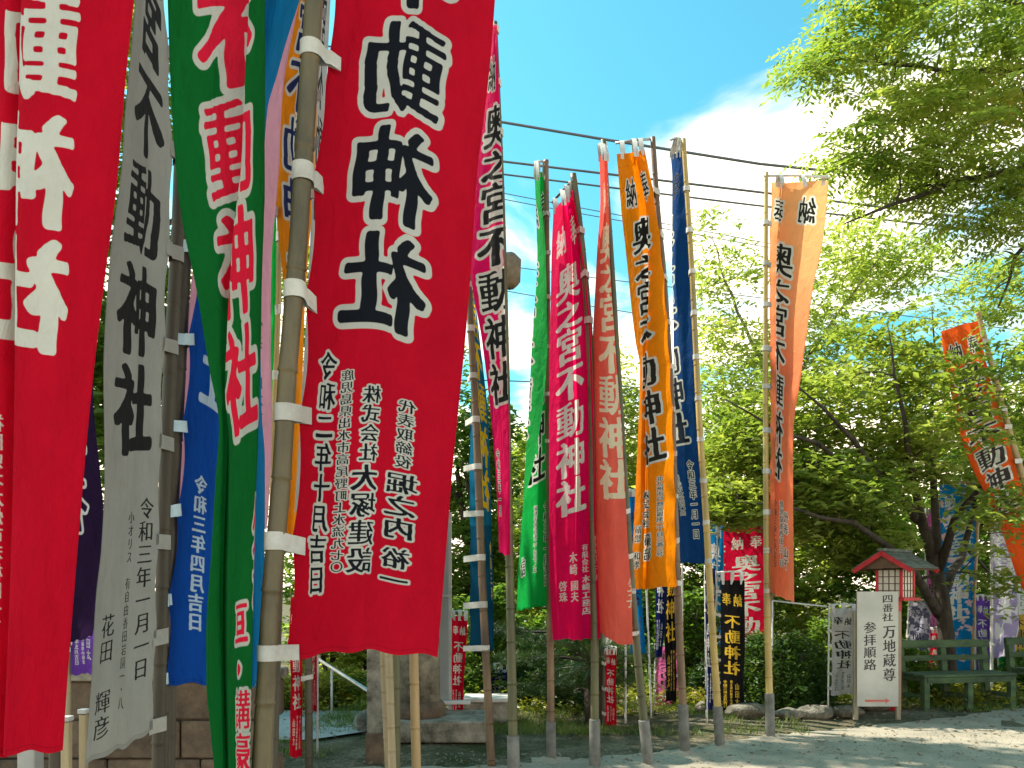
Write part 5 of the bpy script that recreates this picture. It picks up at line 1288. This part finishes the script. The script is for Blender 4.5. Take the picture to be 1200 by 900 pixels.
for k, c in enumerate([(0, 0), (1, 0), (1, 1), (0, 1)]): l.data[k].uv = c
me.materials.append(sign_mat()); link('panel', me, root)
for px in (1004, 1054):
    x = P(px, 0, Ys).x; mb = MB(); mb.box((x, Ys + .034, .62), (.05, .045, 1.24)); mb.build('post', M['post_wood'], root, bevel=.004)
ax0, ax1 = P(1013, 0, Ys).x, P(1042, 0, Ys).x; az = P(0, 821, Ys).z
mb = MB(); yy = Ys - .0155; mb.add([(ax0, yy, az - .012), (ax1 - .05, yy, az - .010), (ax1 - .05, yy, az - .03), (ax1, yy, az), (ax1 - .05, yy, az + .03), (ax1 - .05, yy, az + .010), (ax0, yy, az + .012)], [(0, 1, 5, 6), (1, 2, 3), (1, 3, 5), (3, 4, 5)])
mb.build('arrow', plain('arrow_red', (.60, .10, .07), (.5, .12, .09), 9, .6), root)

# ------------------------------------------------------------------ roofed lantern
Yl = 10.0
lx = P(1049, 0, Yl).x
rz = math.radians(38)
root = empty('garden_lantern', (lx, Yl, 0), 'red post lantern with paper panels under a small shingled roof', 'lantern', None, rz)
RM = Matrix.Rotation(rz, 4, 'Z')
def lb(name, c, d, mat, bevel=.003, M3=None, parent=None):
    mb = MB(); mb.box(c, d, M3); o = link(name, mb.mesh(name, mat, bevel)); o.parent = parent or root; return o
zb0, zb1 = P(0, 700, Yl).z, P(0, 668, Yl).z
lb('post', (0, 0, (zb0 - .04) / 2), (.11, .11, zb0 - .04), M['red_paint'])
lb('base_plate', (0, 0, zb0 - .02), (.42, .42, .04), M['red_paint'])
hw = .150; hb = zb1 - zb0
for sx_ in (-1, 1):
    for sy_ in (-1, 1): lb('corner_post', (sx_ * hw, sy_ * hw, (zb0 + zb1) / 2), (.032, .032, hb), M['red_paint'])
for s_ in (-1, 1):
    p_ = lb('paper_pane', (0, s_ * (hw - .006), (zb0 + zb1) / 2), (2 * hw - .034, .008, hb - .004), M['paper'], 0)
    q_ = lb('paper_pane', (s_ * (hw - .006), 0, (zb0 + zb1) / 2), (.008, 2 * hw - .034, hb - .004), M['paper'], 0)
    for k in range(1, 4):
        t = -hw + 2 * hw * k / 4
        lb('lattice_bar', (t, s_ * (hw + .003), (zb0 + zb1) / 2), (.010, .010, hb - .004), M['lattice'], 0, None, p_); lb('lattice_bar', (s_ * (hw + .003), t, (zb0 + zb1) / 2), (.010, .010, hb - .004), M['lattice'], 0, None, q_)
        zz2 = zb0 + hb * k / 4
        lb('lattice_bar', (0, s_ * (hw + .002), zz2), (2 * hw - .034, .009, .010), M['lattice'], 0, None, p_); lb('lattice_bar', (s_ * (hw + .002), 0, zz2), (.009, 2 * hw - .034, .010), M['lattice'], 0, None, q_)
# roof: ridge along local x, gable faces the camera side (local -x ... turned)
za, ze = zb1 + .21, zb1 + .0; half = .35; ln = .32
sl = math.hypot(half, za - ze); ang = math.atan2(za - ze, half)
for s_ in (-1, 1):
    R3 = Matrix.Rotation(-s_ * ang, 3, 'X')
    mid = Vector((0, s_ * half / 2, (za + ze) / 2))
    roof = lb('roof_slope', mid, (2 * ln, sl, .018), M['lattice'], .002, R3)
    for k in range(6):
        f_ = -sl / 2 + sl * (k + .5) / 6
        off = R3 @ Vector((0, s_ * -f_ * -1, .018 + .004))
        lb('shingle_board', mid + off, (2 * ln + .03, sl / 6 + .02, .013), M['shingle'], .002, Matrix.Rotation(-s_ * (ang - .13), 3, 'X'), roof)
    for e_ in (-1, 1): lb('bargeboard', mid + Vector((e_ * (ln + .012), 0, -.012)), (.022, sl + .03, .055), M['red_paint'], .002, R3)
lb('ridge_cap', (0, 0, za + .03), (2 * ln + .08, .085, .035), M['shingle'])
for e_ in (-1, 1):
    mb = MB(); x = e_ * (ln - .03); z = ze + .015
    mb.add([(x, -half * .85, z), (x, half * .85, z), (x, 0, za - .03), (x + .012, -half * .85, z), (x + .012, half * .85, z), (x + .012, 0, za - .03)], [(0, 2, 1), (3, 4, 5), (0, 1, 4, 3), (1, 2, 5, 4), (2, 0, 3, 5)])
    o = link('gable_board', mb.mesh('gable_board', M['lattice'])); o.parent = root

# ------------------------------------------------------------------ benches
def bench(label, cx_, cy_, L, rz):
    root = empty('park_bench', (cx_, cy_, 0), label, 'bench', 'green wooden benches', rz)
    def bb(nm, c, d, rx=0):
        mb = MB(); mb.box(c, d, Matrix.Rotation(rx, 3, 'X') if rx else None); o = link(nm, mb.mesh(nm, M['bench'], .004)); o.parent = root
    for k in range(4): bb('seat_slat', (0, -.20 + k * .115, .43), (L, .095, .03))
    for x in (-L / 2 + .05, 0, L / 2 - .05):
        bb('front_leg', (x, -.20, .205), (.075, .075, .41)); bb('back_leg', (x, .24, .42), (.08, .075, .84), -.12)
        bb('seat_bearer', (x, .02, .385), (.06, .46, .055)); bb('stretcher', (x, .02, .16), (.05, .42, .05))
    bb('back_rail', (0, .258, .79), (L + .04, .035, .10), -.12); bb('back_rail', (0, .232, .61), (L, .03, .07), -.12)
    bb('apron', (0, -.235, .375), (L - .1, .025, .07))
bench('dark green bench just right of the white signboard', P(1124, 0, 10.2).x, 10.25, 1.32, math.radians(11))
bench('dark green bench cut off by the right edge', P(1240, 0, 11.0).x, 10.9, 1.32, math.radians(14))

# white rod carrying the small white banner
root = empty('white_rail', (P(905, 0, 9.9).x, 9.9, 0), 'thin white rail running from coral banner to small white one', 'rail')
mb = MB(); mb.tube([P(905, 704, 9.9), P(970, 711, 9.75)], .010, 8); mb.build('rod', M['white_pipe'], root)
mb = MB(); mb.tube([P(905, 704, 9.9), Vector((P(905, 704, 9.9).x, 9.9, 0))], .010, 8); mb.build('upright', M['white_pipe'], root)

# brown lamp box on a thin pole behind the crimson banner
Yk = 9.0
root = empty('street_lamp', (P(599, 0, Yk).x, Yk, 0), 'brown six sided lamp box high right of the crimson banner', 'lamp')
pts = [P(599, 848, Yk), P(597, 650, Yk), P(592, 480, Yk), P(588, 320, Yk)]; pts[0].z = 0
mb = MB(); mb.tube(pts, [.03, .026, .022, .02], 8); mb.build('pole', M['bark'], root)
c = P(598, 318, Yk)
mb = MB(); mb.tube([c + Vector((0, 0, z)) for z in (-.19, -.13, .12, .20)], [.045, .115, .125, .05], 6); mb.build('lamp_body', M['lampbox'], root)
mb = MB(); mb.tube([c + Vector((-.1, 0, -.16)), c + Vector((0, 0, -.20))], .012, 6); mb.build('bracket', M['bark'], root)

# ------------------------------------------------------------------ overhead wires
def wire(label, pts, r):
    root = MB(); pp = []
    for k in range(len(pts) - 1):
        for j in range(10):
            t = j / 10; pp.append(pts[k].lerp(pts[k + 1], t))
    pp.append(pts[-1]); root.tube(pp, r, 6)
    o = root.build('power_line', M['wire']); tag(o, label, 'power line', 'overhead wires')
def wl(a, Y0, Y1): return [P(x, y, Y0 + (Y1 - Y0) * (x + 300) / 1800) for x, y in a]
wire('uppermost thick wire crossing above the banners', wl([(-300, 20), (300, 97), (588, 143), (700, 162), (890, 192), (1200, 224), (1500, 248)], 20, 15), .028)
wire('second thick wire from the top, behind the banner tops', wl([(-300, 110), (300, 158), (588, 189), (880, 224), (1200, 263), (1500, 295)], 20, 15), .024)
wire('third thick wire from the top', wl([(-300, 130), (300, 175), (588, 204), (880, 240), (1200, 276), (1500, 305)], 20.5, 15.5), .020)
wire('upper of two thin wires beside the green banner', wl([(-300, 150), (300, 192), (588, 226), (640, 236), (900, 285), (1300, 350)], 22, 17), .010)
wire('lower of two thin wires beside the green banner', wl([(-300, 160), (300, 200), (588, 233), (640, 243), (900, 290), (1300, 360)], 22, 17), .010)
wire('thin wire passing the brown lamp box', wl([(-300, 240), (588, 311), (700, 326), (900, 350), (1300, 400)], 22, 17), .010)
wire('thin wire just under the brown lamp box', wl([(-300, 262), (588, 340), (700, 360), (900, 392), (1300, 450)], 22, 17), .010)
wire('low thin wire in the white gap below the lamp box', wl([(-300, 436), (588, 446), (640, 448), (900, 462), (1300, 468)], 17, 16), .012)
wire('wire crossing the small gap beside the thick bamboo top', wl([(-300, 20), (380, 54), (420, 56), (560, 62)], 20, 16), .020)

# little mounds of soil and weeds round the pole feet
for k, (px, Yk_) in enumerate([(646, 7.04), (697, 6.72), (760, 6.8), (803, 7.36), (843.5, 7.6), (903, 8.08)]):
    c = P(px, 0, Yk_); r = np.random.default_rng(300 + k); bm = bmesh.new(); bmesh.ops.create_grid(bm, x_segments=18, y_segments=18, size=.17)
    for v_ in bm.verts:
        d_ = math.hypot(v_.co.x, v_.co.y) / (.13 + .035 * math.sin(3 * math.atan2(v_.co.y, v_.co.x) + k)); v_.co.z = .045 * math.exp(-d_ * d_ * 1.6) * (1 + .25 * math.sin(v_.co.x * 60 + k) * math.sin(v_.co.y * 55)) - .006
    me = bpy.data.meshes.new('soil_mound'); bm.to_mesh(me); bm.free(); me.materials.append(M['path'])
    for p in me.polygons: p.use_smooth = True
    o = bpy.data.objects.new('soil_mound', me); COL.objects.link(o); o.location = (c.x, Yk_, .008)
    tag(o, 'low heap of soil packed around the foot of a banner pole', 'soil', 'soil heaps at the pole feet', 'stuff')
